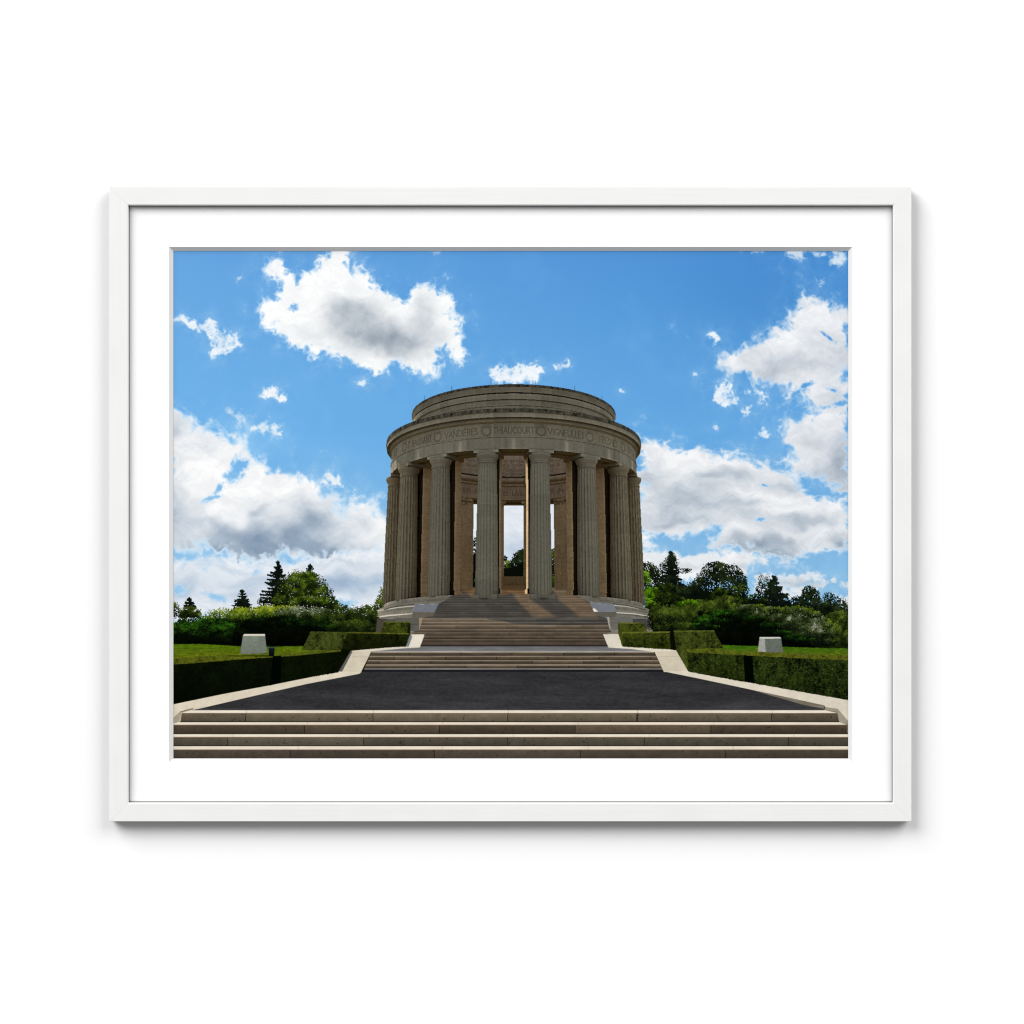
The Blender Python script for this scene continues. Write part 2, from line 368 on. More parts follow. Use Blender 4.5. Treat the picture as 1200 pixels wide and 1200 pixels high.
def paint_trees():
    # left of the rotunda
    t = reg('conifer_tree', 'tall ragged dark conifer on the left')
    conifer(325.5, 656.5, 716, 26, CON, t, 3, 8, 0.8, lean=-4)
    conifer(327, 660, 714, 18, CON, t, 5, 8, 0.8, lean=-3)
    crown([(312, 706, 10, 6), (330, 690, 9, 14)], CON, t, .8, .9, seed=3)
    t = reg('conifer_tree', 'small dark conifer left of the tall ragged one')
    conifer(283.7, 690.5, 716, 13.5, CON, t, 9, 8, 0.85)
    crown([(284, 708, 7, 7)], CON, t, .8, .9, seed=4)
    t = reg('conifer_tree', 'small dark conifer at the far left')
    conifer(222, 700, 722, 13, CON, t, 12, 6, 0.9)
    crown([(222, 717, 12, 6), (205, 715, 5, 9), (213, 720, 6, 5), (234, 722, 4, 4)], OLV, t, 1.1, 1.0, seed=8, bias=-.1)
    t = reg('conifer_tree', 'conifer tip showing over the round tree')
    conifer(363.5, 660.5, 690, 14, CON, t, 15, 7, 0.8)
    t = reg('round_tree', 'broad round leafy tree left of the rotunda')
    crown([(352, 690, 22, 20), (338, 700, 16, 14), (328, 706, 10, 9), (366, 694, 20, 19), (378, 702, 14, 14), (358, 708, 30, 9), (350, 680, 12, 9), (386, 708, 9, 8), (345, 676, 6, 5), (362, 676, 11, 6), (394, 709, 4, 6)], GRN, t, 1.2, 1.0, jit=.1, seed=6, contrast=1.05, hole=.12, bias=-.09)
    t = reg('tree', 'small sunlit tree against the left side of the rotunda')
    crown([(449, 700, 6, 11), (445, 708, 6, 9), (453, 690, 3, 6), (442, 712, 5, 6)], OLV, t, 1.1, 1.0, seed=9, hole=.4, bias=.08)
    # seen between the columns
    t = reg('tree', 'dark tree seen through the rotunda')
    crown([(609, 655, 8, 8), (613, 650, 6, 7), (605, 665, 11, 10), (597, 668, 6, 7), (611, 672, 8, 8), (592, 655, 2, 4), (600, 672, 9, 6)], DK, t, 1.5, 1.0, seed=11)
    crown([(594, 664, 3.5, 7), (595, 673, 4, 5)], GRN, t, 1.0, 1.0, seed=12, bias=.12)
    crown([(556, 640, 5, 10), (556, 662, 5, 18), (557, 680, 5, 14)], DK, t, 1.3, 1.0, seed=13, hole=.35)
    fill([(552, 652), (562, 648), (562, 692), (552, 692)], (7, 10, 6), t, rough=2)
    fill([(643, 664), (654, 664), (654, 692), (643, 692)], (8, 12, 6), t, rough=2)
    fill([(589, 670), (598, 664), (616, 660), (616, 680), (589, 680)], (8, 12, 6), t, rough=2)
    crown([(557, 682, 2, 2.5)], BRT, t, 1, .9, seed=13)
    crown([(649, 655, 5, 8), (649, 648, 3, 6)], GRN, t, 1.2, 1.0, seed=14, bias=.08)
    crown([(649, 668, 5, 12)], DK, t, 1.3, 1.0, seed=15)
    crown([(649, 683, 5, 9)], GRN, t, 1.2, 1.0, seed=16, bias=.12)
    # right of the rotunda
    UT = reg('tree', 'dark undergrowth tree between the cedar and the pine')
    fill([(756, 690), (772, 684), (800, 684), (820, 690), (850, 692), (880, 702), (940, 708), (975, 706), (998, 716), (998, 760), (756, 740)], (9, 14, 6), UT, rough=2.5)
    t = reg('tree', 'dark tree behind the right side of the rotunda')
    crown([(760, 668, 8, 9), (766, 672, 6, 10), (764, 684, 9, 10), (754, 662, 2.5, 4)], DK, t, 1.3, 1.0, seed=17, hole=.15)
    t = reg('cedar_tree', 'tallest dark cedar right of the rotunda')
    conifer(786, 645.5, 706, 22, DK, t, 22, 9, 0.95, droop=0.1)
    conifer(787, 648, 706, 17, CON, t, 24, 9, 0.95, droop=0.08)
    crown([(786, 668, 10, 16), (787, 655, 5, 8), (800, 669, 10, 3), (784, 684, 16, 10), (776, 664, 4, 5), (806, 668, 5, 2), (773, 676, 6, 8)], CON, t, 1.1, .95, seed=18, hole=.2)
    t = reg('pine_tree', 'broad crowned dark pine right of the cedar')
    crown([(840, 668, 16, 9), (852, 671, 18, 10), (866, 680, 9, 10), (828, 677, 11, 9), (846, 684, 24, 11), (820, 684, 9, 8), (870, 686, 6, 9), (838, 662, 10, 4), (815, 690, 12, 8), (796, 695, 14, 8)], DK, t, 1.25, 1.0, seed=19, hole=.22, jit=.10)
    t = reg('ragged_tree', 'thin ragged conifer between the pine and the right edge')
    conifer(906, 674, 714, 20, CON, t, 28, 6, 0.8, lean=4, droop=.05)
    conifer(904, 680, 714, 16, CON, t, 31, 6, 0.8, lean=3, droop=.12)
    crown([(892, 677, 4, 5), (896, 684, 6, 6), (893, 693, 7, 7), (890, 686, 2.5, 4), (899, 677, 3, 3)], OLV, t, .7, .8, seed=29, hole=.75, bias=-.12, jit=.2)
    crown([(908, 698, 13, 8), (905, 690, 7, 8), (892, 690, 6, 8), (913, 704, 16, 7), (921, 697, 5, 2), (908, 680, 3, 5)], CON, t, 1.0, .95, seed=20, hole=.3)
    t = reg('tree', 'dark open tree near the right edge')
    crown([(948, 693, 8, 6), (954, 699, 7, 8), (944, 700, 5, 8), (935, 704, 7, 6), (957, 708, 8, 8), (942, 710, 12, 6)], DK, t, 1.3, 1.0, seed=23, hole=.25)
    t = reg('tree', 'dark tree at the right edge of the print')
    crown([(971, 700, 7, 6), (978, 708, 13, 9), (984, 718, 12, 10), (990, 714, 5, 8), (965, 712, 8, 8)], DK, t, 1.1, 1.0, seed=24, hole=.3, bias=.05)
    crown([(988, 733, 9, 16), (980, 745, 8, 14), (992, 750, 5, 10), (975, 726, 7, 8), (985, 722, 9, 6)], OLV, t, 1.2, 1.1, seed=25, bias=-.06)
    t = reg('tree', 'bright green sunlit tree beside the right side of the rotunda')
    crown([(757, 684, 6, 14), (760, 700, 9, 12), (754, 675, 4, 6), (765, 708, 8, 7), (768, 694, 4, 6)], BRT, t, 1.2, 1.1, seed=26, contrast=1.2, bias=-.08)
    t = reg('tree', 'mid green tree below the cedar')
    crown([(782, 696, 12, 12), (777, 704, 12, 9), (789, 703, 8, 9), (770, 712, 10, 6), (796, 706, 8, 7)], GRN, t, 1.1, 1.0, seed=27, contrast=1.0, bias=-.12)
    t = reg('tree', 'mid green tree below the broad crowned pine')
    crown([(845, 698, 10, 9), (862, 698, 12, 11), (870, 693, 8, 8), (836, 704, 9, 7), (856, 706, 20, 6), (885, 702, 11, 6), (893, 706, 8, 5)], GRN, t, 1.1, 1.0, seed=28, contrast=.9, bias=-.12)


# ---- text on stone ----------------------------------------------------------
G = {  # stroke letters on a unit box (x 0..w, y 0..1 upward)
    'A': (.8, [[(0, 0), (.4, 1), (.8, 0)], [(.14, .35), (.66, .35)]]), 'B': (.6, [[(0, 0), (0, 1), (.4, 1), (.52, .8), (.4, .55), (0, .55)], [(.4, .55), (.6, .3), (.42, 0), (0, 0)]]),
    'C': (.75, [[(.75, .85), (.5, 1), (.2, .9), (0, .5), (.2, .1), (.5, 0), (.75, .15)]]), 'D': (.75, [[(0, 0), (0, 1), (.4, 1), (.7, .75), (.75, .5), (.7, .25), (.4, 0), (0, 0)]]),
    'E': (.5, [[(.5, 1), (0, 1), (0, 0), (.5, 0)], [(0, .53), (.42, .53)]]), 'F': (.5, [[(.5, 1), (0, 1), (0, 0)], [(0, .53), (.42, .53)]]),
    'G': (.78, [[(.75, .85), (.5, 1), (.2, .9), (0, .5), (.2, .1), (.5, 0), (.75, .15), (.75, .45), (.5, .45)]]), 'H': (.75, [[(0, 0), (0, 1)], [(.75, 0), (.75, 1)], [(0, .52), (.75, .52)]]),
    'I': (.1, [[(.05, 0), (.05, 1)]]), 'L': (.48, [[(0, 1), (0, 0), (.48, 0)]]), 'N': (.75, [[(0, 0), (0, 1), (.75, 0), (.75, 1)]]), 'M': (.9, [[(0, 0), (.1, 1), (.45, .1), (.8, 1), (.9, 0)]]),
    'O': (.85, [[(.42, 1), (.15, .88), (0, .5), (.15, .12), (.42, 0), (.7, .12), (.85, .5), (.7, .88), (.42, 1)]]), 'P': (.55, [[(0, 0), (0, 1), (.4, 1), (.55, .77), (.4, .5), (0, .5)]]),
    'R': (.62, [[(0, 0), (0, 1), (.4, 1), (.55, .77), (.4, .52), (0, .52)], [(.3, .52), (.62, 0)]]), 'S': (.5, [[(.48, .88), (.28, 1), (.05, .85), (.08, .62), (.42, .4), (.48, .15), (.25, 0), (0, .12)]]),
    'T': (.7, [[(0, 1), (.7, 1)], [(.35, 1), (.35, 0)]]), 'U': (.7, [[(0, 1), (0, .3), (.15, .05), (.35, 0), (.55, .05), (.7, .3), (.7, 1)]]), 'V': (.75, [[(0, 1), (.38, 0), (.75, 1)]]),
    'Y': (.7, [[(0, 1), (.35, .5), (.7, 1)], [(.35, .5), (.35, 0)]]), 'W': (1.1, [[(0, 1), (.28, 0), (.55, 1), (.82, 0), (1.1, 1)]]), ' ': (.35, []),
    '2': (.5, [[(0, .8), (.2, 1), (.45, .85), (.4, .55), (0, 0), (.5, 0)]]), '0': (.55, [[(.27, 1), (.05, .75), (.05, .25), (.27, 0), (.5, .25), (.5, .75), (.27, 1)]]), '4': (.55, [[(.4, 0), (.4, 1), (0, .3), (.55, .3)]]), '1': (.2, [[(0, .85), (.12, 1), (.12, 0)]]),
    '^': (.5, [[(0, 1.0), (.4, 1.0)], [(.2, 1.0), (.2, .55)]]),      # small raised T
    '`': (.5, [[(.5, 1), (0, 1), (0, 0), (.5, 0)], [(0, .53), (.42, .53)], [(.1, 1.32), (.35, 1.15)]]),     # E with a grave accent
}


def text_map(u, v, items):
    """darkness 0..1 at points u (along), v (up) for items (text, centre u, base v, height, width, stroke)"""
    m = np.zeros(u.shape, np.float32)
    for (s, cu, bv, h, w, st) in items:
        tot = sum(G[c][0] for c in s) + 0.22 * (len(s) - 1)
        k = w / tot
        q = (np.abs(u - cu) < w * .6) & (v > bv - h * .3) & (v < bv + h * 1.5)
        if not q.any():
            continue
        uu, vv = u[q], v[q]
        d = np.full(uu.shape, 1e9)
        x = cu - w / 2
        for c in s:
            for pl in G[c][1]:
                for (a, b) in zip(pl[:-1], pl[1:]):
                    xa, ya, xb, yb = x + a[0] * k, bv + a[1] * h, x + b[0] * k, bv + b[1] * h
                    ex, ey = xb - xa, yb - ya
                    t = np.clip(((uu - xa) * ex + (vv - ya) * ey) / (ex * ex + ey * ey + 1e-12), 0, 1)
                    d = np.minimum(d, np.hypot(uu - xa - t * ex, vv - ya - t * ey))
            x += (G[c][0] + 0.22) * k
        m[q] = np.maximum(m[q], 1 - ss(st * .35, st, d))
    return m


# ---- the rotunda: a small ray caster works out how it looks in the photograph ----
F, AL, DC, CX = 1009.0, math.radians(11.71), 72.0, 602.0
CA, SA = math.cos(AL), math.sin(AL)


def zat(y, Y):
    return Y * math.tan(AL - math.atan((y - 591.0) / F))


def proj(X, Y, Z):
    d = Y * CA + Z * SA
    return CX + F * X / d, 591.0 - F * (-Y * SA + Z * CA) / d


def paint_rotunda():
    V, FA, MT = [], [], []

    def add(vs, fs, mt):
        b = len(V); V.extend(vs)
        FA.extend([tuple(b + i for i in f) for f in fs]); MT.extend([mt] * len(fs))

    def lathe(prof, mt, segs=220, mts=None):
        for j in range(len(prof) - 1):
            vs = []
            for (r, z) in prof[j:j + 2]:
                for i in range(segs):
                    a = 2 * math.pi * i / segs
                    vs.append((r * math.sin(a), DC - r * math.cos(a), z))
            fs = [(i, (i + 1) % segs, segs + (i + 1) % segs, segs + i) for i in range(segs)]
            add(vs, fs, mts[j] if mts else mt)

    def rbox(a, r0, r1, hw, z0, z1, mt):
        ca, sa = math.cos(a), math.sin(a)
        vs = []
        for z in (z0, z1):
            for (r, t) in ((r0, -hw), (r1, -hw), (r1, hw), (r0, hw)):
                vs.append((r * sa + t * ca, DC - r * ca + t * sa, z))
        add(vs, [(0, 1, 2, 3), (4, 5, 6, 7), (0, 1, 5, 4), (1, 2, 6, 5), (2, 3, 7, 6), (3, 0, 4, 7)], mt)

    ATT, COR, FRZ, ARC, SOF, INW, PIER, STY, DARK, STAIN, COL = range(11)
    # attic
    lathe([(8.4, 22.5), (8.83, 22.57), (8.83, 22.35), (8.78, 22.2), (8.72, 21.95), (8.66, 21.86), (8.74, 21.83), (8.74, 21.4), (8.66, 21.33), (8.66, 20.9), (8.63, 20.88), (8.63, 19.6)], ATT,
          mts=[ATT, STAIN, ATT, ATT, DARK, ATT, ATT, ATT, ATT, DARK, ATT])
    # entablature
    lathe([(8.6, 20.0), (10.9, 19.95), (10.92, 19.66), (10.86, 19.62), (10.86, 19.3), (10.6, 19.26), (10.6, 19.06), (10.52, 18.98), (10.45, 18.94), (10.45, 17.96)], COR,
          mts=[STAIN, STAIN, COR, COR, SOF, COR, SOF, COR, FRZ])
    lathe([(10.45, 17.96), (10.5, 17.94), (10.5, 17.86), (10.46, 17.84), (10.46, 16.95)], ARC)
    lathe([(10.46, 16.95), (9.75, 16.95), (9.75, 17.12), (9.1, 17.12), (9.1, 17.0), (8.2, 17.03)], SOF)
    # inside wall
    lathe([(8.2, 17.03), (8.2, 18.35), (8.1, 18.4), (8.1, 18.55), (8.0, 18.7), (7.92, 18.82), (7.92, 19.1), (8.3, 19.12), (8.33, 19.38), (8.36, 19.39), (8.36, 22.4), (8.4, 22.5)], INW,
          mts=[INW, SOF, INW, SOF, INW, INW, DARK, DARK, INW, INW, ATT])
    # stylobate tiers
    lathe([(9.2, 6.2), (10.68, 6.2), (10.68, 5.85), (10.7, 5.77), (11.18, 5.76), (11.18, 5.32), (11.2, 5.28), (11.46, 5.27), (11.46, 5.0), (11.4, 4.98), (11.4, 3.0)], STY)
    pal = [reg('column', 'fluted stone column, %s' % s) for s in (
        'first left of the middle gap', 'second left of the middle gap', 'third left of the middle gap', 'at the left edge of the rotunda',
        'first right of the middle gap', 'second right of the middle gap', 'third right of the middle gap', 'at the right edge of the rotunda')]
    colids = {}
    for k in range(16):
        a = math.radians(11.25 + 22.5 * k)
        cx, cy = 10 * math.sin(a), DC - 10 * math.cos(a)
        deg = (11.25 + 22.5 * k + 180) % 360 - 180
        if abs(deg) < 90:
            colids[k] = pal[int(abs(deg) // 22.5) + (0 if deg < 0 else 4)]
        mt = 100 + k
        zs = [(5.9 if abs(deg) < 15 else 6.2, .83), (6.4, .83), (8, .822), (10, .80), (12, .77), (14, .73), (15.95, .69)]
        NS = 120
        vs, fs = [], []
        for (z, r) in zs:
            for i in range(NS):
                t = 2 * math.pi * i / NS
                rr = r * (1 - .10 * abs(math.sin(t * 10)) ** 0.8)
                vs.append((cx + rr * math.sin(t), cy - rr * math.cos(t), z))
        for j in range(len(zs) - 1):
            fs += [(j * NS + i, j * NS + (i + 1) % NS, (j + 1) * NS + (i + 1) % NS, (j + 1) * NS + i) for i in range(NS)]
        add(vs, fs, mt)
        prof = [(.67, 15.93), (.71, 15.97), (.71, 16.05), (.66, 16.06), (.69, 16.2), (.715, 16.24), (.78, 16.36), (.845, 16.5), (.86, 16.6), (.84, 16.69), (.0, 16.69)]
        vs, fs = [], []
        for (r, z) in prof:
            for i in range(48):
                t = 2 * math.pi * i / 48
                vs.append((cx + r * math.sin(t), cy - r * math.cos(t), z))
        for j in range(len(prof) - 1):
            fs += [(j * 48 + i, j * 48 + (i + 1) % 48, (j + 1) * 48 + (i + 1) % 48, (j + 1) * 48 + i) for i in range(48)]
        add(vs, fs, mt)
        rbox(a, 9.05, 10.53, .93, 16.69, 16.96, mt)
        rbox(a, 8.3, 9.05, .80, 16.69, 17.01, PIER)
        ap_ = a + (math.radians(1.5) if 140 < deg < 150 else (-math.radians(1.5) if -150 < deg < -140 else 0))
        rbox(ap_, 8.35, 9.15, .72 if abs(abs(deg) - 146) > 4 else .80, 5.6, 17.02, PIER)
        rbox(a, 8.22, 9.2, .80, 5.6, 6.75, PIER)
        # brackets that round the upper corners of each opening
        rbox(a, 8.25, 8.34, .90, 16.72, 17.02, PIER)
        if 45 < (abs(deg)) or True:
            if abs(deg) > 15:
                rbox(a, 9.15, 10.62, .86, 5.7, 6.201, STY) if abs(deg) < 0 else None
            else:
                rbox(a, 9.15, 10.7, .93, 5.72, 6.16, mt)
    # bench between the two back piers
    add([(-1.0, DC + 8.2, 6.3), (1.0, DC + 8.2, 6.3), (1.0, DC + 8.2, 9.72), (-1.0, DC + 8.2, 9.72)], [(0, 1, 2, 3)], 60)
    add([(-1.0, DC + 7.6, 6.4), (1.0, DC + 7.6, 6.4), (1.0, DC + 7.6, 8.85), (-1.0, DC + 7.6, 8.85)], [(0, 1, 2, 3)], 60)
    
    V_floor = len(FA)
    # floor and ground (only for the light, never seen)
    vs = [(8.3 * math.sin(t * .2618), DC - 8.3 * math.cos(t * .2618), 5.75) for t in range(24)]
    add(vs, [tuple(range(24))], 90)
    bvh = BVHTree.FromPolygons([Vector(v) for v in V], FA)
    cast = bvh.ray_cast
    ids = {ATT: reg('attic', 'round attic above the cornice'), COR: reg('cornice', 'weather stained cornice'), FRZ: reg('frieze', 'frieze with wreaths and carved names'), ARC: reg('architrave', None),
           SOF: reg('ceiling', 'shaded brown ceiling of the colonnade'), INW: reg('inner_wall', 'inner wall carved with lines of text'), PIER: reg('pier', 'brown square piers behind the columns'),
           STY: reg('stylobate', 'curved steps under the columns'), 60: reg('bench', None)}
    ids[STAIN] = ids[COR]; ids[DARK] = ids[ATT]
    # light: sky dome from above the hill, warm light off the sunlit stone, sun from behind left
    sun = Vector((-0.42, 0.60, 0.80)).normalized()
    dirs = []
    for i in range(14):
        z = 1 - (i + .5) / 14
        t = i * 2.399963
        dirs.append((math.sqrt(1 - z * z) * math.cos(t), math.sqrt(1 - z * z) * math.sin(t), z))
    pts = [(430, 445), (775, 760)]
    b = box(pts, 0)
    i0, i1, j0, j1 = b[0].start, b[0].stop, b[1].start, b[1].stop
    FW, UP = Vector((0, CA, SA)), Vector((0, -SA, CA))
    R = np.full((i1 - i0, j1 - j0, 8), np.nan, np.float32)   # mat, X, Y, Z, light r g b, ny
    rr = np.random.RandomState(5).rand(4096) * 6.283
    org = Vector((0, 0, 0))
    for i in range(i0, i1):
        v = -(ys[i] - 591.0) / F
        base = FW + UP * v
        for j in range(j0, j1):
            d = base + Vector(((xs[j] - CX) / F, 0, 0))
            loc, nrm, idx, dist = cast(org, d)
            if idx is None or idx >= V_floor:
                continue
            if nrm.dot(d) > 0:
                nrm = -nrm
            m = MT[idx]
            p = loc + nrm * 0.012
            # hemisphere
            t1 = nrm.orthogonal().normalized(); t2 = nrm.cross(t1)
            ph = rr[(i * 131 + j * 17) & 4095]
            c0, s0 = math.cos(ph), math.sin(ph)
            lr = lg = lb = 0.0
            for (a, bb, z) in dirs:
                z2 = math.sqrt(z)                       # cosine weighted
                q = math.sqrt((1 - z) / (1 - z * z + 1e-9))
                x_, y_ = (a * c0 - bb * s0) * q, (a * s0 + bb * c0) * q
                w = t1 * x_ + t2 * y_ + nrm * z2
                h = cast(p, w, 30.0)
                if h[2] is None:
                    if w.z > -0.02:
                        e = 0.72 + 0.28 * w.z + (0.25 if w.y > .3 else 0)
                        lr += e * .93; lg += e; lb += e * 1.06
                    else:
                        lr += .50; lg += .44; lb += .35
                else:
                    hm = MT[h[2]]
                    if hm == 90:
                        lr += .52; lg += .385; lb += .225
                    else:
                        # light bounced once off warm stone
                        q2 = 1.0 if (h[0] - Vector((0, DC, h[0].z))).length < 9.3 else .45
                        lr += .27 * q2; lg += .185 * q2; lb += .095 * q2
            n = 1.0 / len(dirs)
            lr *= n; lg *= n; lb *= n
            sd = nrm.dot(sun)
            if sd > 0 and cast(p, sun, 60.0)[2] is None:
                lr += 1.5 * sd; lg += 1.36 * sd; lb += 1.1 * sd
            R[i - i0, j - j0] = (m, loc.x, loc.y, loc.z, lr, lg, lb, nrm.y)
    hit = ~np.isnan(R[..., 0])
    x, y = GX[b], GY[b]
    m = np.where(hit, R[..., 0], -1)
    Xh, Yh, Zh = (np.nan_to_num(R[..., q]) for q in (1, 2, 3))
    ang = np.degrees(np.arctan2(Xh, DC - Yh))
    alb = np.zeros(x.shape + (3,), np.float32)
    tone = {ATT: (.43, .41, .34), COR: (.45, .43, .36), FRZ: (.44, .42, .345), ARC: (.43, .415, .36), SOF: (.40, .335, .20), INW: (.52, .44, .37), PIER: (.74, .615, .45), STY: (.60, .575, .51), DARK: (.10, .09, .085), STAIN: (.20, .19, .16), 60: (.47, .38, .26)}
    for k, c in tone.items():
        alb[m == k] = c
    iscol = m >= 100
    side = ss(20, 80, np.abs(ang))[..., None]
    cc = col((.42, .41, .355)) * (1 - side) + col((.47, .415, .30)) * side
    alb = np.where(iscol[..., None], cc, alb)
    # blocks of stone: courses and joints with small differences of tone
    rad = np.hypot(Xh, DC - Yh)
    course = np.floor(Zh / 0.92 + 3 * _T[5, 3, (m.astype(int) * 7) & 255])
    hsh = _T[6, (course.astype(int) * 13 + m.astype(int) * 31) & 255, (m.astype(int) * 5) & 255]
    alb *= np.where(iscol, .93 + .14 * hsh, 1)[..., None]
    zj = np.abs((Zh / 0.92) - np.round(Zh / 0.92))
    # flutes
    for k in range(16):
        a_ = math.radians(11.25 + 22.5 * k)
        q = m == 100 + k
        tl = np.arctan2(Xh - 10 * math.sin(a_), (DC - Yh) - 10 * math.cos(a_))
        fl = np.abs(np.sin(tl * 10))
        alb *= np.where(q & (Zh < 15.93) & (Zh > 6.2), 1.08 - .33 * (1 - fl) ** 1.6 - .05 * fl ** 4, 1)[..., None]
        alb *= np.where(q & ((np.abs(Zh - 16.06) < .03) | (np.abs(Zh - 16.66) < .035)), .72, 1)[..., None]
    # ring stones
    blk = np.floor(ang / 5.625 + 0.5)
    hb = _T[8, (blk.astype(int) * 11) & 255, (np.floor(Zh * 1.0).astype(int) * 7 + m.astype(int)) & 255]
    ring = (m == ATT) | (m == ARC) | (m == FRZ) | (m == COR) | (m == STY)
    alb *= np.where(ring, .86 + .26 * hb, 1)[..., None]
    # voussoirs of the architrave: pale and dark wedges
    alb *= np.where(iscol & (Zh > 16.69), np.where(Zh > 16.925, .6, 1.14), 1)[..., None]
    wf = (ang / 22.5 + 100.5) % 1
    wed = np.exp(-((wf - .5) / .035) ** 2) * .30 - np.exp(-((wf - .37) / .035) ** 2) * .12 - np.exp(-((wf - .66) / .04) ** 2) * .10 + np.exp(-((wf - .0) / .05) ** 2) * .06
    alb *= np.where(m == ARC, 1 + 1.5 * wed * np.clip((17.84 - Zh) * 4, 0, 1), 1)[..., None]
    # weather streaks and grain
    st = fbm(ang * 1.5, Zh, 2.0, 4, 31, .6, 1, .25)
    alb *= (1 + np.where(ring, .09, .05) * st)[..., None]
    alb *= (1 + .07 * fbm(x, y, 2.0, 3, 33))[..., None]
    sm = (m == STAIN)
    dk = np.clip(.70 + .55 * fbm(ang, Zh * 3, 1.1, 4, 35), 0.2, 1.5)
    alb *= np.where(sm, dk, 1)[..., None]
    # masonry lines of the inner wall and piers
    ln = (np.abs(((Zh / .42) % 1) - .5) > .44)
    alb *= np.where(((m == PIER) | (m == INW)) & ln, .9, 1)[..., None]
    pb = _T[9, (np.floor(Zh / .84).astype(int) * 3) & 255, (np.floor(ang / 3.1).astype(int) * 5) & 255]
    alb *= np.where((m == PIER) | (m == INW), .9 + .2 * pb, 1)[..., None]
    # writing
    front = Yh < DC
    names = [('THIAUCOURT', 0), ('VIGNEULLES', 22.5), ('FRESNES', 45.4), ('WOEL', 67.5), ('VANDI`RES', -22.5), ('S^ BAUSSANT', -45.2), ('ESSEY', -67.5)]
    R_ = 10.45 * math.pi / 180
    w_ = {'THIAUCOURT': 3.08, 'VIGNEULLES': 3.0, 'FRESNES': 2.2, 'WOEL': 1.9, 'VANDI`RES': 2.75, 'S^ BAUSSANT': 2.95, 'ESSEY': 1.9}
    txt = text_map(ang * R_, Zh, [(s, c * R_, 18.14, .49, w_[s], .058) for s, c in names])
    wr = np.zeros(x.shape, np.float32)
    for k in range(-4, 4):
        du = (ang - (11.25 + 22.5 * k)) * R_; dz = Zh - 18.37
        q = np.hypot(du, dz * 1.02)
        th = np.arctan2(dz, du)
        wr = np.maximum(wr, np.exp(-((q - .34) / .085) ** 2) * (.72 + .28 * np.sin(th * 13)))
        wr = np.maximum(wr, .8 * np.exp(-((q - .50) / .05) ** 2) * (dz > .25) * (np.sin(th * 17) > -.2))
        wr = wr - .28 * np.exp(-(q / .2) ** 4)
    fz = (m == FRZ) & front
    alb *= np.where(fz, 1 - .37 * txt - .50 * wr, 1)[..., None]
    back = (m == INW) & (Yh > DC)
    ui = Xh
    ti = text_map(ui, Zh, [('LL LIVE', -0.02, 17.47, .44, 1.8, .06), ('ER F', -4.05, 17.47, .44, 1.3, .06), ('R IN', 4.07, 17.47, .44, 1.1, .06),
                           ('NT SEPTEMB', 0, 20.72, .26, 2.1, .045), ('E V CORPS', 0, 20.30, .26, 2.0, .045), ('DIVISIONS', .03, 19.84, .26, 1.95, .045), ('OU DIVISIO', 0, 19.46, .26, 2.05, .045),
                           ('AUGU', -4.0, 20.65, .26, 1.0, .045), ('20 42', -4.0, 20.12, .26, 1.0, .045), ('1', -3.55, 19.6, .26, .1, .045), ('ER COU', 4.05, 20.65, .26, 1.2, .045), ('20 D', 3.9, 20.12, .26, .9, .045), ('1', 3.65, 19.6, .26, .1, .045)])
    alb *= np.where(back, 1 - .36 * ti, 1)[..., None]
    # carved heads of the back piers
    hd = (m == PIER) & (Yh > DC) & (Zh > 16.3) & (Zh < 17)
    alb *= np.where(hd, .8 + .35 * fbm(x, y, 1.6, 2, 41), 1)[..., None]
    L = np.nan_to_num(R[..., 4:7])
    for _ in range(2):          # even the sampling noise out within each surface
        acc = np.zeros_like(L); wt = np.zeros(m.shape + (1,), np.float32)
        for di in (-1, 0, 1):
            for dj in (-1, 0, 1):
                same = (np.roll(m, (di, dj), (0, 1)) == m) & (np.abs(np.roll(R[..., 7], (di, dj), (0, 1)) - R[..., 7]) < .25)
                acc += np.roll(L, (di, dj), (0, 1)) * same[..., None]; wt += same[..., None]
        L = np.where(wt > 0, acc / np.maximum(wt, 1), L)
    # pier faces: the side walls take warm light off the sunlit court, the faces behind the columns lie in deep shade
    fac = np.ones(m.shape, np.float32)
    for k in range(16):
        a_ = math.radians(11.25 + 22.5 * k)
        tq = Xh * math.cos(a_) + (Yh - DC) * math.sin(a_); rq = Xh * math.sin(a_) - (Yh - DC) * math.cos(a_)
        q = (m == PIER) & (np.abs(tq) < .85) & (rq > 7.9) & (rq < 9.3) & (Yh < DC) & (Zh < 16.68)
        fac[q & (rq > 9.12)] = .42
        fac[q & (np.abs(tq) > .70) & (rq <= 9.12)] = 1.28
    L = L * fac[..., None]
    lum = L.mean(-1, keepdims=True)
    L = L * (np.clip(lum, .02, 3) / .72) ** np.where(m == PIER, .95, .75)[..., None]
    rgb = alb * L * TONE * col((1.04, 1.0, .905))
    # to display values
    rgb = np.clip(rgb, 0, 1)
    d = np.where(rgb <= .0031308, rgb * 12.92, 1.055 * rgb ** (1 / 2.4) - .055) * 255
    wgt = hit.astype(np.float32)
    bl = d * wgt[..., None]; ww = wgt.copy()
    for ax_ in (0, 1):
        for _ in range(3):
            bl = (np.roll(bl, 2, ax_) + bl + np.roll(bl, -2, ax_)) / 3; ww = (np.roll(ww, 2, ax_) + ww + np.roll(ww, -2, ax_)) / 3
    d = np.clip(d + .45 * (d - bl / np.maximum(ww, .05)[..., None]), 0, 250)
    # nothing of the far side below the top of the stairs
    paved = np.isin(IDS[b], [k for k, q in enumerate(REG) if q[0] in ('upper_stair', 'stone_block', 'stone_kerb', 'landing', 'middle_stair')])
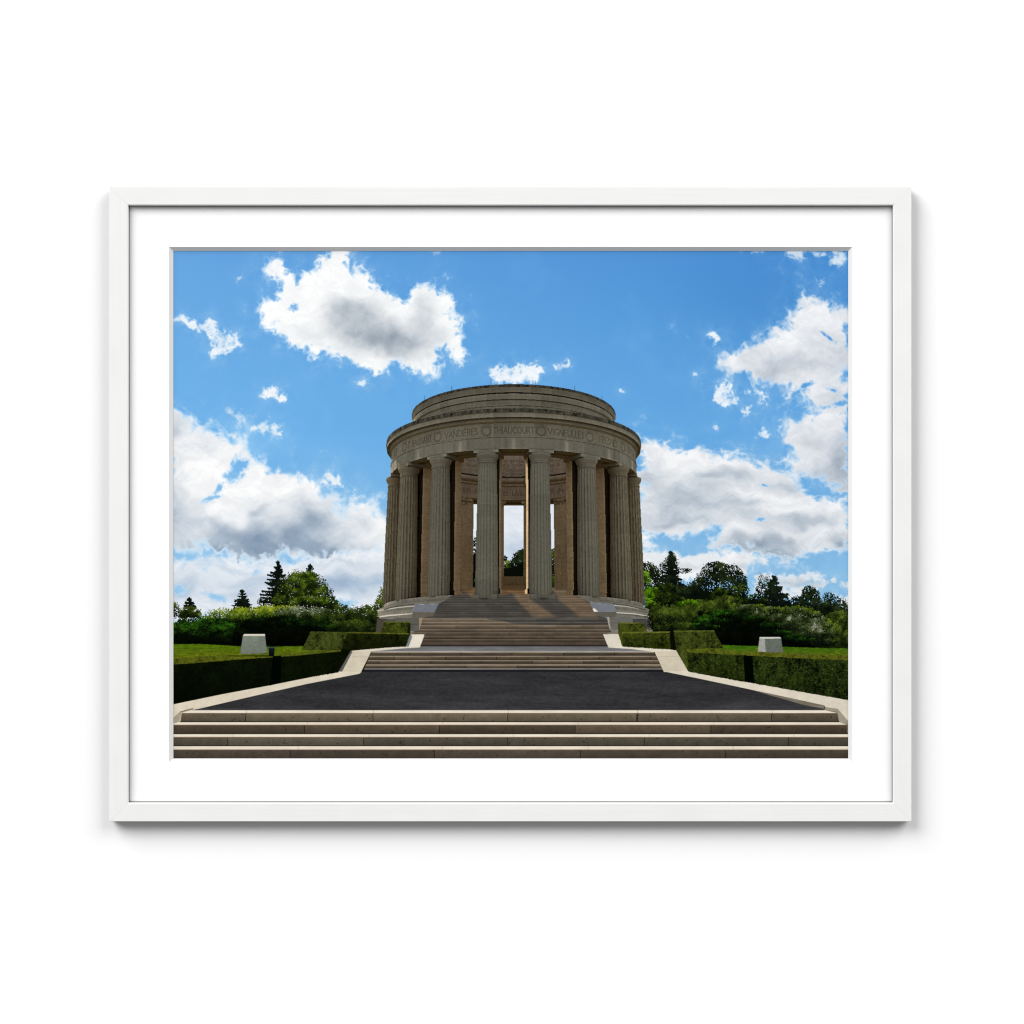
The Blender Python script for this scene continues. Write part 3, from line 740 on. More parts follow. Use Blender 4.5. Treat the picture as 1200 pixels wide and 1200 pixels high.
    ok = hit & ~((m == STY) & paved) & ~((Yh > DC - 2) & (y > 691) & (np.hypot(Xh, Yh - DC) < 9.1)) & ~((m == PIER) & (y > 699.5) & paved)
    IMG[b][ok] = d[ok]
    pid = np.zeros(m.shape, np.int16)
    for k, q in ids.items():
        pid[m == k] = q
    for k in range(16):
        pid[m == 100 + k] = colids.get(k, ids[PIER])
    IDS[b][ok] = pid[ok]
    ST_ = ids[STY]
    fill([(442.5, 715.4), (455, 713), (470, 711), (485.8, 709.6), (485.6, 710.6), (470, 712), (455, 714.2), (443, 716.4)], (196, 190, 178), None)
    fill([(441, 722.6), (455, 720.6), (470, 719.4), (483, 718.6), (483, 719.6), (470, 720.8), (455, 722.2), (441, 724)], (214, 206, 192), None)
    fill([(722.8, 717.4), (745, 719), (761, 722), (761, 722.8), (745, 720), (722.8, 718.6)], (206, 202, 196), None)
    fill([(719.6, 708.8), (735, 710.4), (752, 713.6), (752, 714.2), (735, 711.2), (719.6, 709.8)], (190, 186, 178), None)
    fill([(450.2, 714), (458, 711.4), (470, 709.2), (486, 707.6), (486, 708.4), (470, 710.2), (458, 712.4), (450.4, 715)], (60, 56, 50), None)
    fill([(718, 707), (735, 709), (750, 712.6), (757, 714.6), (757, 715.4), (735, 710), (718, 708)], (60, 58, 54), None)
    # lightning rods on the attic rim
    rod = reg('lightning_rod', None)
    for (px, py, h) in ((497.5, 467.5, 4), (529.3, 457.5, 4.5), (575.5, 450.8, 5), (627.5, 450.8, 5), (673.5, 457.2, 5), (705.5, 467, 3)):
        fill([(px - .33, py - h), (px + .33, py - h), (px + .33, py + 1), (px - .33, py + 1)], (62, 84, 112), None)


TONE = 0.485


# ---- ground, stairs, hedges -----------------------------------------------
def paint_ground():
    # junipers and shrubs on the left
    h = reg('shrub', 'yellow green shrubs behind the left lawn')
    fill([(200, 730), (240, 728), (270, 722), (330, 717), (400, 718), (444, 722), (442, 745), (360, 760), (200, 760)], (10, 18, 5), h, rough=2)
    crown([(262, 721, 18, 7), (290, 720, 22, 7), (318, 718, 20, 8), (340, 716, 12, 6), (244, 726, 8, 5), (282, 716, 10, 4), (310, 714, 8, 4)], YEL, h, 1.1, 1.0, jit=.2, seed=31, bias=-.02)
    crown([(280, 727, 14, 5), (320, 726, 20, 4)], GRN, h, 1.0, 1.0, seed=31, bias=-.12)
    h = reg('shrub', 'pale flowering shrubs behind the left lawn')
    crown([(345, 718, 20, 7), (372, 719, 16, 7), (330, 720, 10, 5), (390, 720, 10, 6)], FLW, h, 1.1, .95, jit=.15, seed=32, contrast=1.1, bias=.0)
    h = reg('shrub', 'olive green shrubs left of the rotunda')
    crown([(400, 722, 22, 11), (420, 724, 20, 12), (380, 727, 14, 8), (434, 728, 10, 12), (412, 735, 30, 8), (436, 717, 6, 8), (398, 712, 10, 4), (428, 714, 6, 5)], OLV, h, 1.2, 1.05, jit=.14, seed=33, contrast=.85, bias=-.12)
    fill([(442, 725), (452, 725), (452, 742), (440, 742)], (70, 66, 58), None, .1)
    h = reg('juniper_bush', 'low dark juniper at the left edge')
    crown([(215, 742, 18, 15), (240, 740, 20, 15), (262, 742, 18, 14), (285, 743, 20, 14), (225, 729, 18, 5), (255, 728, 18, 4), (300, 735, 14, 8)], JUN, h, 1.5, 1.0, jit=.06, seed=34, contrast=1.0, bias=-.02, flat=2.2)
    crown([(230, 750, 30, 5), (275, 751, 26, 4), (215, 748, 12, 6)], JUN, h, 1.4, 1.0, jit=.05, seed=34, contrast=.5, bias=-.28, flat=2.2)
    h = reg('juniper_bush', 'spreading black green juniper behind the left pedestal')
    fill([(272, 756), (273, 740), (282, 731), (300, 725), (330, 722), (352, 728), (370, 734), (392, 742), (385, 757)], (2, 4, 2), h, rough=1)
    crown([(300, 734, 24, 10), (330, 731, 26, 10), (355, 735, 20, 10), (282, 745, 9, 10)], JUN, h, 1.0, 1.0, jit=.05, seed=35, contrast=.55, bias=-.28, flat=2.2)
    crown([(300, 748, 24, 8), (335, 746, 30, 10), (362, 748, 20, 8)], [(1, 2, 1), (3, 6, 2), (8, 14, 4)], h, 1.3, 1.0, jit=.05, seed=36)
    crown([(320, 724, 22, 3), (345, 727, 16, 3), (363, 731, 14, 4), (376, 730, 12, 6), (385, 736, 12, 6), (300, 727, 14, 3)], JUN, h, 1.1, .9, seed=37, bias=-.05, contrast=.85, flat=2.2)
    # right
    h = reg('shrub', 'olive shrubs right of the rotunda')
    fill([(764, 726), (775, 714), (800, 708), (850, 702), (890, 714), (940, 716), (966, 726), (974, 745), (970, 760), (840, 758), (764, 745)], (11, 18, 6), h, rough=2)
    crown([(785, 723, 24, 13), (770, 727, 10, 13), (805, 720, 22, 13), (828, 716, 20, 11), (845, 712, 18, 9), (800, 735, 36, 6), (765, 718, 5, 7), (862, 713, 12, 6), (820, 708, 12, 5), (850, 704, 14, 6)], OLV, h, 1.2, 1.05, jit=.12, seed=41, contrast=.85, bias=-.08)
    crown([(806, 706, 8, 3.5), (815, 707, 4, 4), (797, 708, 5, 3)], BRT, h, .9, .9, seed=42, bias=.0)
    crown([(775, 728, 7, 9), (790, 730, 6, 7)], DK, h, .6, 1.0, seed=42)
    h = reg('shrub', 'broad flowering shrub with grey blossom on the right')
    crown([(900, 720, 24, 9), (930, 722, 28, 10), (945, 733, 26, 16), (955, 745, 20, 15), (968, 742, 9, 14), (880, 714, 12, 6), (915, 728, 20, 8), (872, 713, 10, 4)], FLW, h, 1.2, 1.05, jit=.05, seed=43, contrast=1.05, bias=-.13, light=(.15, -.95))
    crown([(905, 715, 16, 4), (930, 715, 22, 5), (950, 720, 14, 5), (970, 735, 5, 12), (885, 712, 12, 4)], GRN, h, .9, 1.05, seed=44, bias=.04)
    crown([(940, 748, 22, 9), (955, 754, 18, 6), (925, 738, 12, 8)], DK, h, .8, 1.05, seed=45, bias=-.1)
    h = reg('juniper_bush', 'small dark juniper mound right of the rotunda')
    crown([(842, 722, 18, 7), (828, 730, 18, 8), (836, 726, 20, 8), (820, 735, 12, 5), (852, 718, 8, 4)], JUN, h, 1.3, 1.0, jit=.06, seed=46, contrast=1.05, bias=-.06, flat=2.2)
    crown([(848, 722, 8, 2.5), (822, 718, 4, 3)], [(2, 3, 1), (8, 14, 4)], h, 1.0, 1.0, seed=46)
    h = reg('juniper_bush', 'wide black green juniper behind the right pedestal')
    fill([(812, 757), (815, 742), (830, 736), (845, 728), (862, 721), (880, 724), (900, 733), (915, 742), (930, 748), (945, 752), (958, 759), (950, 759)], (2, 4, 2), h, rough=1)
    crown([(862, 732, 24, 10), (885, 735, 22, 10), (840, 742, 22, 9), (905, 745, 20, 9)], JUN, h, 1.1, 1.0, jit=.05, seed=47, contrast=.5, bias=-.30, flat=2.2)
    crown([(850, 748, 36, 8), (890, 748, 30, 8)], [(1, 2, 1), (3, 5, 2), (8, 12, 4)], h, 1.2, 1.0, jit=.05, seed=48)
    crown([(865, 721, 16, 3), (885, 725, 16, 3.5), (903, 733, 12, 4), (918, 742, 12, 3), (935, 747, 16, 4), (945, 751, 12, 4), (845, 728, 14, 3), (830, 735, 12, 3)], JUN, h, 1.1, .9, seed=49, bias=-.06, contrast=.8, flat=2.2)
    # lawns
    def lawn(x, y, bse):
        n = fbm(x, y, 3, 4, 55, .7, .5, 2.2)
        bse = bse * (1 + .22 * n)[..., None]
        f = (fbm(x, y, 1.6, 2, 58, .6, .6, 1.5) > .72) & (fbm(x, y, 25, 2, 59) > -.1) & (y > 757)
        bse[f] = bse[f] * .5 + col((170, 140, 20)) * .5
        return bse
    g = reg('lawn', 'mown lawn on the left with yellow flowers')
    fill([(200, 755), (235, 754.7), (275, 757), (300, 758), (360, 757), (372, 757), (402, 757), (402, 772), (318, 773), (200, 782)], (74, 102, 12), g, fn=lawn, grad=((96, 98, 22), 756, 778), rough=.3)
    g = reg('lawn', 'mown lawn on the right')
    fill([(838, 755.5), (880, 757), (920, 758), (950, 759), (997, 760), (997, 776), (838, 768)], (58, 98, 15), g, fn=lawn, grad=((86, 94, 20), 758, 772), rough=.3)
    # pedestals
    p = reg('stone_pedestal', 'pale square stone pedestal on the left lawn')
    fill([(284.6, 745), (310.6, 745), (312.8, 764.6), (303, 765.9), (281.4, 766.4)], (122, 130, 118), p, .10, 2, seed=60, grad=((108, 114, 104), 745, 766))
    fill([(302, 745), (310.6, 745), (312.8, 764.6), (302.5, 766)], (112, 118, 108), p, .06, 2, seed=60)
    fill([(286, 743), (310.4, 743), (310.7, 745.2), (284.6, 745.3)], (214, 208, 190), p)
    p = reg('stone_pedestal', 'pale square stone pedestal on the right lawn')
    fill([(890, 747.5), (896.5, 748.4), (897.8, 765), (888, 763.4)], (156, 158, 150), p, .10, 2, seed=61)
    fill([(896.3, 748.3), (915.4, 748), (917.8, 764.5), (897.5, 765)], (98, 104, 96), p, .10, 2, seed=61)
    fill([(890.2, 746.4), (914.2, 746.4), (915.5, 748.2), (896.4, 748.6), (890, 748)], (205, 202, 192), p)

    def hedge_tex(am, sp, seed, hi=(120, 128, 66), lo=(4, 8, 2)):
        def f(x, y, bse):
            n = .7 * fbm(x, y, 2.0, 3, seed, .8) + .5 * fbm(x, y, 7, 3, seed + 3, .6, 1, .5); n2 = fbm(x, y, 1.2, 2, seed + 7, .7)
            bse = bse * (1 + am * n)[..., None]
            a = (ss(.45, .95, n2) * sp)[..., None]
            bse = bse * (1 - a) + col(hi) * a
            a = (ss(.25, .8, -n) * min(1, am * 1.1))[..., None]
            return bse * (1 - a) + col(lo) * a
        return f
    # upper hedges, left
    hd = reg('hedge', 'clipped hedge beside the stylobate on the left')
    fill([(450, 728.7), (480.7, 729), (480.9, 741), (478, 743.5), (446, 742.5)], (52, 60, 16), hd, fn=hedge_tex(.5, .3, 63), rough=.35)
    fill([(478.6, 729.2), (480.9, 729.2), (481, 740.5), (475.5, 757.8), (472, 757.8), (477, 741)], (20, 25, 6), hd, fn=hedge_tex(.5, .1, 64), rough=.3)
    fill([(450, 728.3), (480.8, 728.6), (480.5, 729.9), (449.5, 729.7)], (84, 92, 34), hd, .3, 2)
    hd = reg('hedge', 'long upper hedge on the left, dark along the path')
    fill([(407.3, 741), (479, 742.3), (475.3, 757.3), (452.7, 758.7), (424, 761), (410.7, 762.7), (396, 788), (394, 788), (399.4, 761)], (24, 30, 7), hd, fn=hedge_tex(.5, .12, 65, (60, 70, 25)), rough=.35, grad=((12, 17, 4), 745, 770))
    fill([(407.3, 740.4), (479.3, 742), (478.8, 743.4), (406.8, 742)], (82, 86, 26), hd, .35, 2)
    fill([(364, 740), (407.6, 740.7), (399.6, 762), (353.6, 762)], (54, 62, 22), hd, fn=hedge_tex(.5, .30, 66, (112, 120, 76)), rough=.35)
    # second hedge, left
    hd = reg('hedge', 'middle hedge on the left, its near face black in shade')
    fill([(329, 767.5), (400, 760.5), (411, 761.5), (396, 788), (340, 797.6), (329, 800.2)], (10, 16, 4), hd, fn=hedge_tex(.5, .10, 67, (40, 52, 18)), rough=.3)
    fill([(322, 768), (345, 765.4), (399.5, 761), (399, 763.4), (345, 768.6), (322, 770)], (80, 86, 24), hd, .35, 2)
    fill([(315, 769), (329.4, 768.4), (329.2, 800.2), (315.5, 803.6)], (2, 4, 2), hd)
    hd = reg('hedge', 'nearest hedge on the left, its near face black in shade')
    fill([(200, 772), (260, 768), (320, 768.3), (319.4, 771.5), (200, 780)], (80, 86, 20), hd, fn=hedge_tex(.3, .3, 69, (132, 130, 60)), rough=.25)
    fill([(200, 779), (240, 776.2), (280, 772.8), (319.4, 770.2), (316.5, 803), (260, 813), (200, 826)], (9, 15, 4), hd, fn=hedge_tex(.6, .10, 68, (34, 46, 14)), rough=.3, grad=((4, 8, 2), 775, 822))
    fill([(267, 768.2), (318, 768.0), (318, 769.2), (267, 769)], (14, 18, 6), hd)
    bo = reg('bollard', 'short dark bollard beside the left hedges')
    fill([(314.8, 759), (316, 758), (320.6, 758), (321.8, 759), (321.3, 769.5), (315.2, 769)], (18, 24, 34), bo, grad=((6, 9, 14), 760, 769))
    fill([(315.2, 758.4), (321.4, 758.4), (321.4, 759.5), (315.2, 759.5)], (60, 72, 90), bo)
    # right hedges
    hd = reg('hedge', 'clipped hedge beside the stylobate on the right')
    fill([(724, 730), (754.7, 729.8), (758.5, 740), (728, 742), (726, 741)], (58, 66, 18), hd, fn=hedge_tex(.45, .35, 71), rough=.35)
    fill([(724, 729.8), (728.8, 741.6), (730.5, 758), (728.8, 756.5), (724.4, 743)], (62, 66, 18), hd, fn=hedge_tex(.4, .3, 72), rough=.25)
    fill([(724, 729.5), (754.8, 729.4), (755.2, 730.8), (724.3, 731)], (86, 92, 34), hd, .3, 2)
    hd = reg('hedge', 'long upper hedge on the right, sunlit along the path')
    fill([(728.6, 741.5), (786, 740.6), (786.6, 761), (768, 760.2), (730, 757.6)], (50, 58, 15), hd, fn=hedge_tex(.6, .35, 73), rough=.35, grad=((30, 38, 8), 742, 760))
    fill([(728.5, 740.8), (785.6, 739.9), (785.6, 741.4), (728.8, 742.4)], (92, 96, 36), hd, .35, 2)
    fill([(784.8, 740.5), (790.4, 740), (792, 762.3), (786, 761.4)], (8, 11, 3), hd, .3, 2, rough=.2)
    fill([(789.3, 739.4), (836.7, 739), (847.4, 759.4), (834, 761), (806, 765), (807, 787.4), (793, 763)], (54, 62, 20), hd, fn=hedge_tex(.5, .38, 75, (112, 120, 62)), rough=.35)
    fill([(789.3, 739), (836.8, 738.6), (837.3, 740), (789.3, 740.3)], (84, 92, 36), hd, .3, 2)
    hd = reg('hedge', 'middle hedge on the right with a lit face')
    fill([(805, 763), (840, 765), (872, 767.2), (873.5, 799.3), (840, 793.2), (806.7, 787.2)], (36, 46, 13), hd, fn=hedge_tex(.7, .45, 77, (108, 118, 58)), rough=.35, grad=((26, 34, 8), 768, 798))
    fill([(804, 760.8), (834, 759.4), (862, 761.8), (872, 768.2), (840, 766.2), (805, 764.4)], (80, 88, 22), hd, fn=hedge_tex(.3, .35, 79, (130, 132, 66)), rough=.3)
    fill([(871.2, 767), (882, 767.4), (884.6, 801), (873, 799)], (3, 5, 2), hd, rough=.2)
    hd = reg('hedge', 'nearest hedge on the right with a lit speckled face')
    fill([(881.5, 768), (940, 770.8), (997, 773.6), (997, 821), (940, 811), (884, 801)], (30, 41, 12), hd, fn=hedge_tex(.85, .5, 81, (112, 124, 66)), rough=.4, grad=((22, 30, 8), 775, 818))
    fill([(870, 763.2), (920, 765), (997, 768.4), (997, 774), (940, 771.6), (881.5, 768.6), (870, 767.8)], (82, 86, 22), hd, fn=hedge_tex(.3, .4, 83, (130, 128, 64)), rough=.3)


def _unused():
    pass


def paint_stairs():
    CRM = (226, 216, 198)
    st = reg('upper_stair', 'broad upper flight rising into the rotunda')
    # masonry beside the stairs
    SB = reg('stone_block', 'stone block flanking the upper stair on the left')
    SBR = reg('stone_block', 'stone block flanking the upper stair on the right')

    def flight(x, y, bse):
        # shallow steps: each a pale nosing over a darker riser
        low = y > 724
        p = np.where(low, ((y - 724.6) / 4.05) % 1, ((y - 690) / 2.75) % 1)
        amp = np.where(low, .27, .15)
        sh = np.where(p < .30, 1 + amp, np.where(p > .8, 1 - amp * 1.1, 1 - amp * .2))
        row = np.where(low, np.floor((y - 724.6) / 4.05) + 40, np.floor((y - 690) / 2.75)).astype(int)
        jx = np.floor(x / (9 + 8 * _T[12, row & 255, 9]) + 13 * _T[12, row & 255, 3]).astype(int)
        h = _T[13, row & 255, jx & 255]
        bse = bse * (sh * (.93 + .14 * h) * (1 + .10 * fbm(x, y, 7, 4, 91, .7, .35, 2)))[..., None]
        return bse
    UN = reg('hedge', None)
    fill([(200, 758), (480, 742), (497, 742), (430, 787), (200, 845)], (8, 12, 4), UN)
    fill([(998, 758), (728, 742), (707, 742), (770, 787), (998, 845)], (22, 28, 8), UN)
    fill([(998, 826), (960, 826), (960, 848), (990, 848), (990, 892), (998, 892)], (120, 110, 92), UN)
    fill([(200, 828), (232, 828), (232, 850), (200, 850)], (190, 180, 160), UN)
    fill([(430, 785.0), (425, 787.4), (780, 787.4), (770, 785.0)], (34, 34, 38), UN)
    out = [(514, 706.8), (522, 703), (530, 697), (538, 691.5), (546, 688.5), (585, 687.5), (618, 687.5), (656, 688.5), (668, 691.5), (680, 700), (691, 705), (695.5, 713), (699, 719.8), (706, 722.8), (711.6, 724), (714, 736), (717, 741.5), (707, 742.6), (712.6, 757.6), (492, 757.6), (496, 743.4), (483, 742.4), (486, 739.5), (491, 738.4), (495, 724.5), (507, 722.8), (510, 713)]
    fill(out, (68, 65, 61), st, fn=flight)
    # the sunlit part, lower flight
    fill([(495, 724.6), (570, 724.6), (574, 726.5), (587, 727.3), (600, 730.6), (640, 732.4), (680, 732.6), (711.7, 731.5), (714, 736), (717, 741.5), (707, 742.6), (712.6, 757.6), (492, 757.6), (496, 743.4), (483, 742.4), (486, 739.5), (491, 738.4)], (102, 90, 76), st, fn=flight, grad=((70, 60, 50), 728, 757), feather=.8)
    # sunlight between the columns
    W = (102, 87, 70)
    soft = dict(fn=flight, feather=2.2)
    fill([(604, 687.8), (617, 688.5), (621, 697), (624, 704.5), (631, 708.5), (652, 723.4), (625, 723.4), (611, 709), (602.5, 699), (600, 693)], W, st, **soft)
    fill([(585, 687.4), (620, 687.4), (617, 697), (600, 695), (588, 698), (585, 697)], (98, 74, 50), st, **soft)
    fill([(646, 688.6), (662, 689.6), (678, 699), (691, 706), (695.3, 713), (699, 720), (701, 723.4), (680, 723.4), (664, 710.5), (655, 703.6), (652, 697)], W, st, **soft)
    fill([(541, 690), (557, 688.5), (556, 695), (552.5, 700), (548.5, 695), (543, 693)], (110, 84, 56), st, **soft)
    fill([(492, 756.7), (712.5, 756.7), (712.6, 758.2), (492, 758.2)], (20, 22, 28), st)
    # left flank
    fill([(464, 724), (491, 724), (491.5, 739), (480, 740), (462, 741)], (92, 88, 82), SB, .08, 4, seed=95)
    fill([(452, 725.4), (464, 725), (464, 730), (440, 730), (440, 727)], (84, 79, 70), SB, .08, 4, seed=96)
    fill([(490.8, 723.6), (495.4, 724.8), (491.4, 738.6)], (150, 132, 108), SB)
    fill([(464, 731.6), (491, 731.2), (491, 732), (464, 732.4)], (68, 64, 60), SB)
    fill([(483.2, 716.8), (508.8, 717.4), (507.6, 722.6), (500, 724.2), (483, 724)], (98, 92, 80), SB, .08, 3, seed=97)
    fill([(486.3, 708.6), (514.4, 707.4), (509, 717.6), (483.2, 717)], (112, 115, 122), SB, .05, 3, seed=98)
    fill([(500, 722.6), (509, 721.4), (507, 724.4), (497, 724.4)], (78, 72, 62), SB)
    # right flank
    fill([(711.6, 722.6), (741.5, 722.6), (742, 730), (724, 730.4), (724, 738.8), (715, 738.2)], (104, 102, 96), SBR, .08, 4, seed=99)
    fill([(741.5, 724.6), (763, 725.4), (760, 737), (757, 737), (754.6, 730), (741.5, 730)], (66, 65, 66), SBR, .08, 4, seed=99)
    fill([(711.2, 722.4), (713.8, 722.8), (715, 734), (716, 738.4), (713.6, 735)], (168, 158, 142), SBR)
    fill([(713.8, 729.4), (741, 729.4), (741, 730.2), (713.8, 730.2)], (80, 78, 74), SBR)
    fill([(696.2, 716.8), (722.2, 716.6), (722.6, 722.6), (706, 723.4), (699, 720.4)], (92, 88, 78), SBR, .08, 3, seed=100)
    fill([(690.8, 706.6), (719.2, 708.2), (722.2, 716.7), (696.2, 717)], (116, 119, 127), SBR, .05, 3, seed=101)
    fill([(694.4, 713.6), (696.4, 712.8), (701, 716.6), (696.4, 717)], (236, 228, 214), SBR)
    # landing
    ld = reg('landing', 'narrow grey landing between the flights')
    fill([(493, 757.6), (713, 757.6), (740, 760), (767, 763.6), (434, 763.6), (452, 760.5)], (104, 104, 106), ld, .12, 8, .25, 2, seed=103, grad=((122, 122, 122), 758, 763))
    # middle stair
    ms = reg('middle_stair', 'middle flight of low stone steps')
    rows = [(763.4, 764.4, 768.4), (768.4, 769.4, 773.4), (773.4, 774.8, 778.2), (778.2, 780.0, 783.2), (783.2, 784.6, 787)]
    for k, (a, t, e) in enumerate(rows):
        f0 = (a - 763.4) / 23.; f1 = (e - 763.4) / 23.
        xl0, xl1 = 435.5 - 10 * f0, 435.5 - 10 * f1
        xr0, xr1 = 766 + 11.5 * f0, 766 + 11.5 * f1

        def rs(x, y, bse, k=k):
            q = x / 60 + 7.3 * k
            h = _T[15, k, np.floor(q).astype(int) & 255]
            bse = bse * (.82 + .36 * h)[..., None]
            bse = bse * (1 + .13 * fbm(x, y, 5, 4, 105 + k, .7, .4, 1.5))[..., None]
            j = np.abs(q - np.round(q)) * 60 < .35
            bse[j] *= .6
            return bse
        fill([(xl0, a), (xr0, a), (xr1, e), (xl1, e)], (94, 81, 64) if k < 4 else (30, 31, 35), ms, fn=rs if k < 4 else None, grad=((58, 49, 39), t, e) if k < 4 else None)
        tc = (138, 126, 110) if k < 4 else (140, 134, 130)
        if k == 0:
            tc = (190, 182, 168)
        fill([(xl0, a), (xr0, a), (xr0 + .4, t), (xl0 - .4, t)], tc, ms, .14, 6, .2, 2, seed=107 + k)
        if k < 4:
            fill([(xl1, e - .7), (xr1, e - .7), (xr1, e), (xl1, e)], (48, 42, 36), ms)
    # asphalt
    ap = reg('asphalt_terrace', 'dark asphalt terrace between the flights')

    def asp(x, y, bse):
        s = np.clip((y - 785) / 47, 0.05, 1)
        n = fbm(x, y, 30, 6, 111, .75, .35, 2.6)
        g = fbm(x, y, 1.6, 2, 112, .7, .5, 1.4)
        w = fbm(x, y, 16, 4, 114, .6, .16, 1.6)
        return bse * (1 + .20 * n + .10 * g + .16 * w)[..., None]
    fill([(424, 786), (777.5, 786), (812, 791), (967.5, 828), (980, 832.6), (220, 832.6), (232, 830), (330, 808)], (46, 45, 48), ap, fn=asp, grad=((54, 53, 55), 786, 830))
    fill([(426, 785.4), (777, 785.4), (780, 787.6), (422, 787.6)], (30, 30, 34), ap, .2, 8, .2, 1)
    # kerbs
    kb = reg('stone_kerb', 'pale stone kerb down the left of the terrace')
    kw = dict(tex=.045, sc=9, seed=115)
    fill([(396.5, 787.6), (410.8, 762.9), (413.8, 762.8), (401.6, 787.6)], (92, 92, 90), kb)
    fill([(413.6, 762.8), (435, 762.6), (434.6, 764.4), (423, 787.8), (400.6, 787.8)], (206, 196, 174), kb, **kw)
    fill([(413, 769.3), (431.6, 769.6), (431.4, 770.1), (412.8, 769.8)], (176, 164, 140), kb)
    fill([(411, 762.6), (452, 759), (478, 757.6), (493, 757.4), (492, 758.8), (470, 760), (435, 763.4), (413, 763.6)], (216, 206, 188), kb, **kw)
    fill([(481.6, 743.4), (485.4, 744.4), (480.2, 757.6), (475.4, 757.8)], (120, 124, 124), kb)
    fill([(481.8, 743.2), (497.3, 743.4), (496.8, 745.8), (492.2, 758), (478.8, 758.2), (483, 746.5)], (224, 216, 200), kb, **kw)
    fill([(200, 826), (260, 813.6), (316, 803.2), (396.7, 787), (424, 787.2), (421, 789.6), (360, 801.4), (300, 815), (231.7, 830.9), (222, 832.4), (213, 833), (203, 842), (200, 843)], (218, 207, 186), kb, **kw)
    fill([(226, 829.6), (211, 834), (200, 843.5), (200, 848), (209.6, 846.4), (212.6, 834.6), (226, 832.2)], (164, 152, 130), kb, .05, 6, seed=116)
    fill([(211, 833.8), (226, 829.8), (226.4, 830.6), (212, 834.6)], (110, 92, 70), kb)
    kb = reg('stone_kerb', 'pale stone kerb down the right of the terrace')
    kw = dict(tex=.045, sc=9, seed=118)
    fill([(766.4, 762.6), (792, 761.6), (807, 787.2), (778, 787.6)], (206, 196, 174), kb, **kw)
    fill([(770, 769.4), (796, 769.2), (796.2, 769.7), (770.2, 769.9)], (180, 168, 146), kb)
    fill([(713, 757.3), (731, 757.5), (760, 759.4), (792, 761.4), (791.6, 763), (766, 763.8), (740, 760.6), (712.6, 758.8)], (222, 212, 194), kb, **kw)
    fill([(706.6, 743.2), (725, 743), (730.8, 757.9), (712.8, 758.2)], (220, 212, 194), kb, **kw)
    fill([(777.6, 786.8), (806.7, 786.2), (873, 798.7), (930, 808.8), (997, 821), (997, 846), (990, 844), (982, 832.2), (967.5, 829), (965.8, 826.6), (900, 812.4), (820, 795.4)], (218, 208, 190), kb, **kw)
    fill([(967.5, 828.6), (981.8, 830.6), (994, 845), (997, 850), (983.6, 846), (981, 834), (966, 832.6)], (158, 149, 132), kb, .05, 6, seed=119)
    fill([(880, 808.4), (965.6, 826.6), (966, 830.8), (940, 825.6)], (120, 112, 98), kb, .15, 4, .3, 2)
    # lower stair
    lw = reg('lower_stair', 'four broad stone steps at the bottom of the print')
    lows = [(832.2, 835.6, 845.6, 213, 981.4), (846.2, 849.4, 859.4, 200, 992.5), (860.2, 863.8, 874.0, 200, 998), (874.6, 878.4, 892, 200, 998)]
    tints = [(98, 88, 72), (84, 73, 59), (84, 78, 67), (76, 68, 59)]
    offs = [(288, 437, 595, 747, 904, 746), (357, 515, 674, 833), (267, 426, 595, 755, 924), (340, 509, 680, 850)]
    for k, (a, t, e, xl, xr) in enumerate(lows):
        def rs(x, y, bse, k=k, t=t):
            js = sorted(offs[k])
            bi = np.searchsorted(np.array(js), x)
            h = _T[17, k * 9 + 2, bi & 255]
            bse = bse * (.86 + .30 * h)[..., None]
            n = fbm(x, y, 9, 6, 121 + k, .8)
            bse = bse * (1 + .11 * n)[..., None]
            sp = ss(.55, 1.0, fbm(x, y, 3.2, 3, 131 + k, .8)) * .4
            bse = bse * (1 - sp)[..., None]
            for q in js:
                bse[np.abs(x - q) < .45] *= .5
            return bse
        fill([(xl, t), (xr, t), (xr + 1.6 * (k == 0), e), (xl - 1.4 * (k == 0), e)], tints[k], lw, fn=rs, grad=(tuple(c * .80 for c in tints[k]), t + 2, e))
        fill([(xl - 2, e - .3), (xr + 2, e - .3), (xr + 2, e + 1.0), (xl - 2, e + 1.0)], (22, 17, 14), lw)
    for k, (a, t, e, xl, xr) in enumerate(lows):
        le, re = (224, 966) if k == 0 else ((209, 984) if k == 1 else (xl, xr))

        def tr(x, y, bse, k=k):
            bse = bse * (1 + .05 * fbm(x, y, 14, 5, 140 + k, .7, .4, 1.5))[..., None]
            for q in offs[k]:
                bse[np.abs(x - q - (y - 840) * .2 - 2) < .3] *= .8
            return bse
        fill([(le, a), (re, a), (xr, t), (xl, t)], (230, 219, 200), lw, fn=tr)
        fill([(xl, t - .2), (xr, t - .2), (xr, t + .7), (xl, t + .7)], (128, 106, 86), lw, .1, 5)


def paint():
    paint_sky()
    paint_clouds()
    paint_trees()
    paint_stairs_back()
    paint_rotunda()
    paint_ground()
    paint_flanks()


# the stairs lie behind the column bases but in front of the far trees: paint them, then the rotunda, then what stands nearer
def paint_stairs_back():
    paint_stairs()


def paint_flanks():
    pass


def ink():
    paint()
    # a photograph's grain
    g = np.random.RandomState(1).randn(NH, NW).astype(np.float32)
    out = np.clip(IMG + g[..., None] * 1.2, 0, 255) / 255.0
    lin = np.where(out <= .04045, out / 12.92, ((out + .055) / 1.055) ** 2.4)
    return lin.astype(np.float32)


# ==== SCENE ====
# =====================================================================
# 2. THE OBJECTS. Wall in the plane y = 0, the frame hangs in front of it (-y); z up. 1 px of the photograph = 1 mm.
# =====================================================================
scene = bpy.context.scene
COLL = scene.collection
ZC = 1.5                      # height of the picture's centre above the floor


def P(px, py, y):
    return ((px - 600) / 1000.0, y, ZC + (600 - py) / 1000.0)


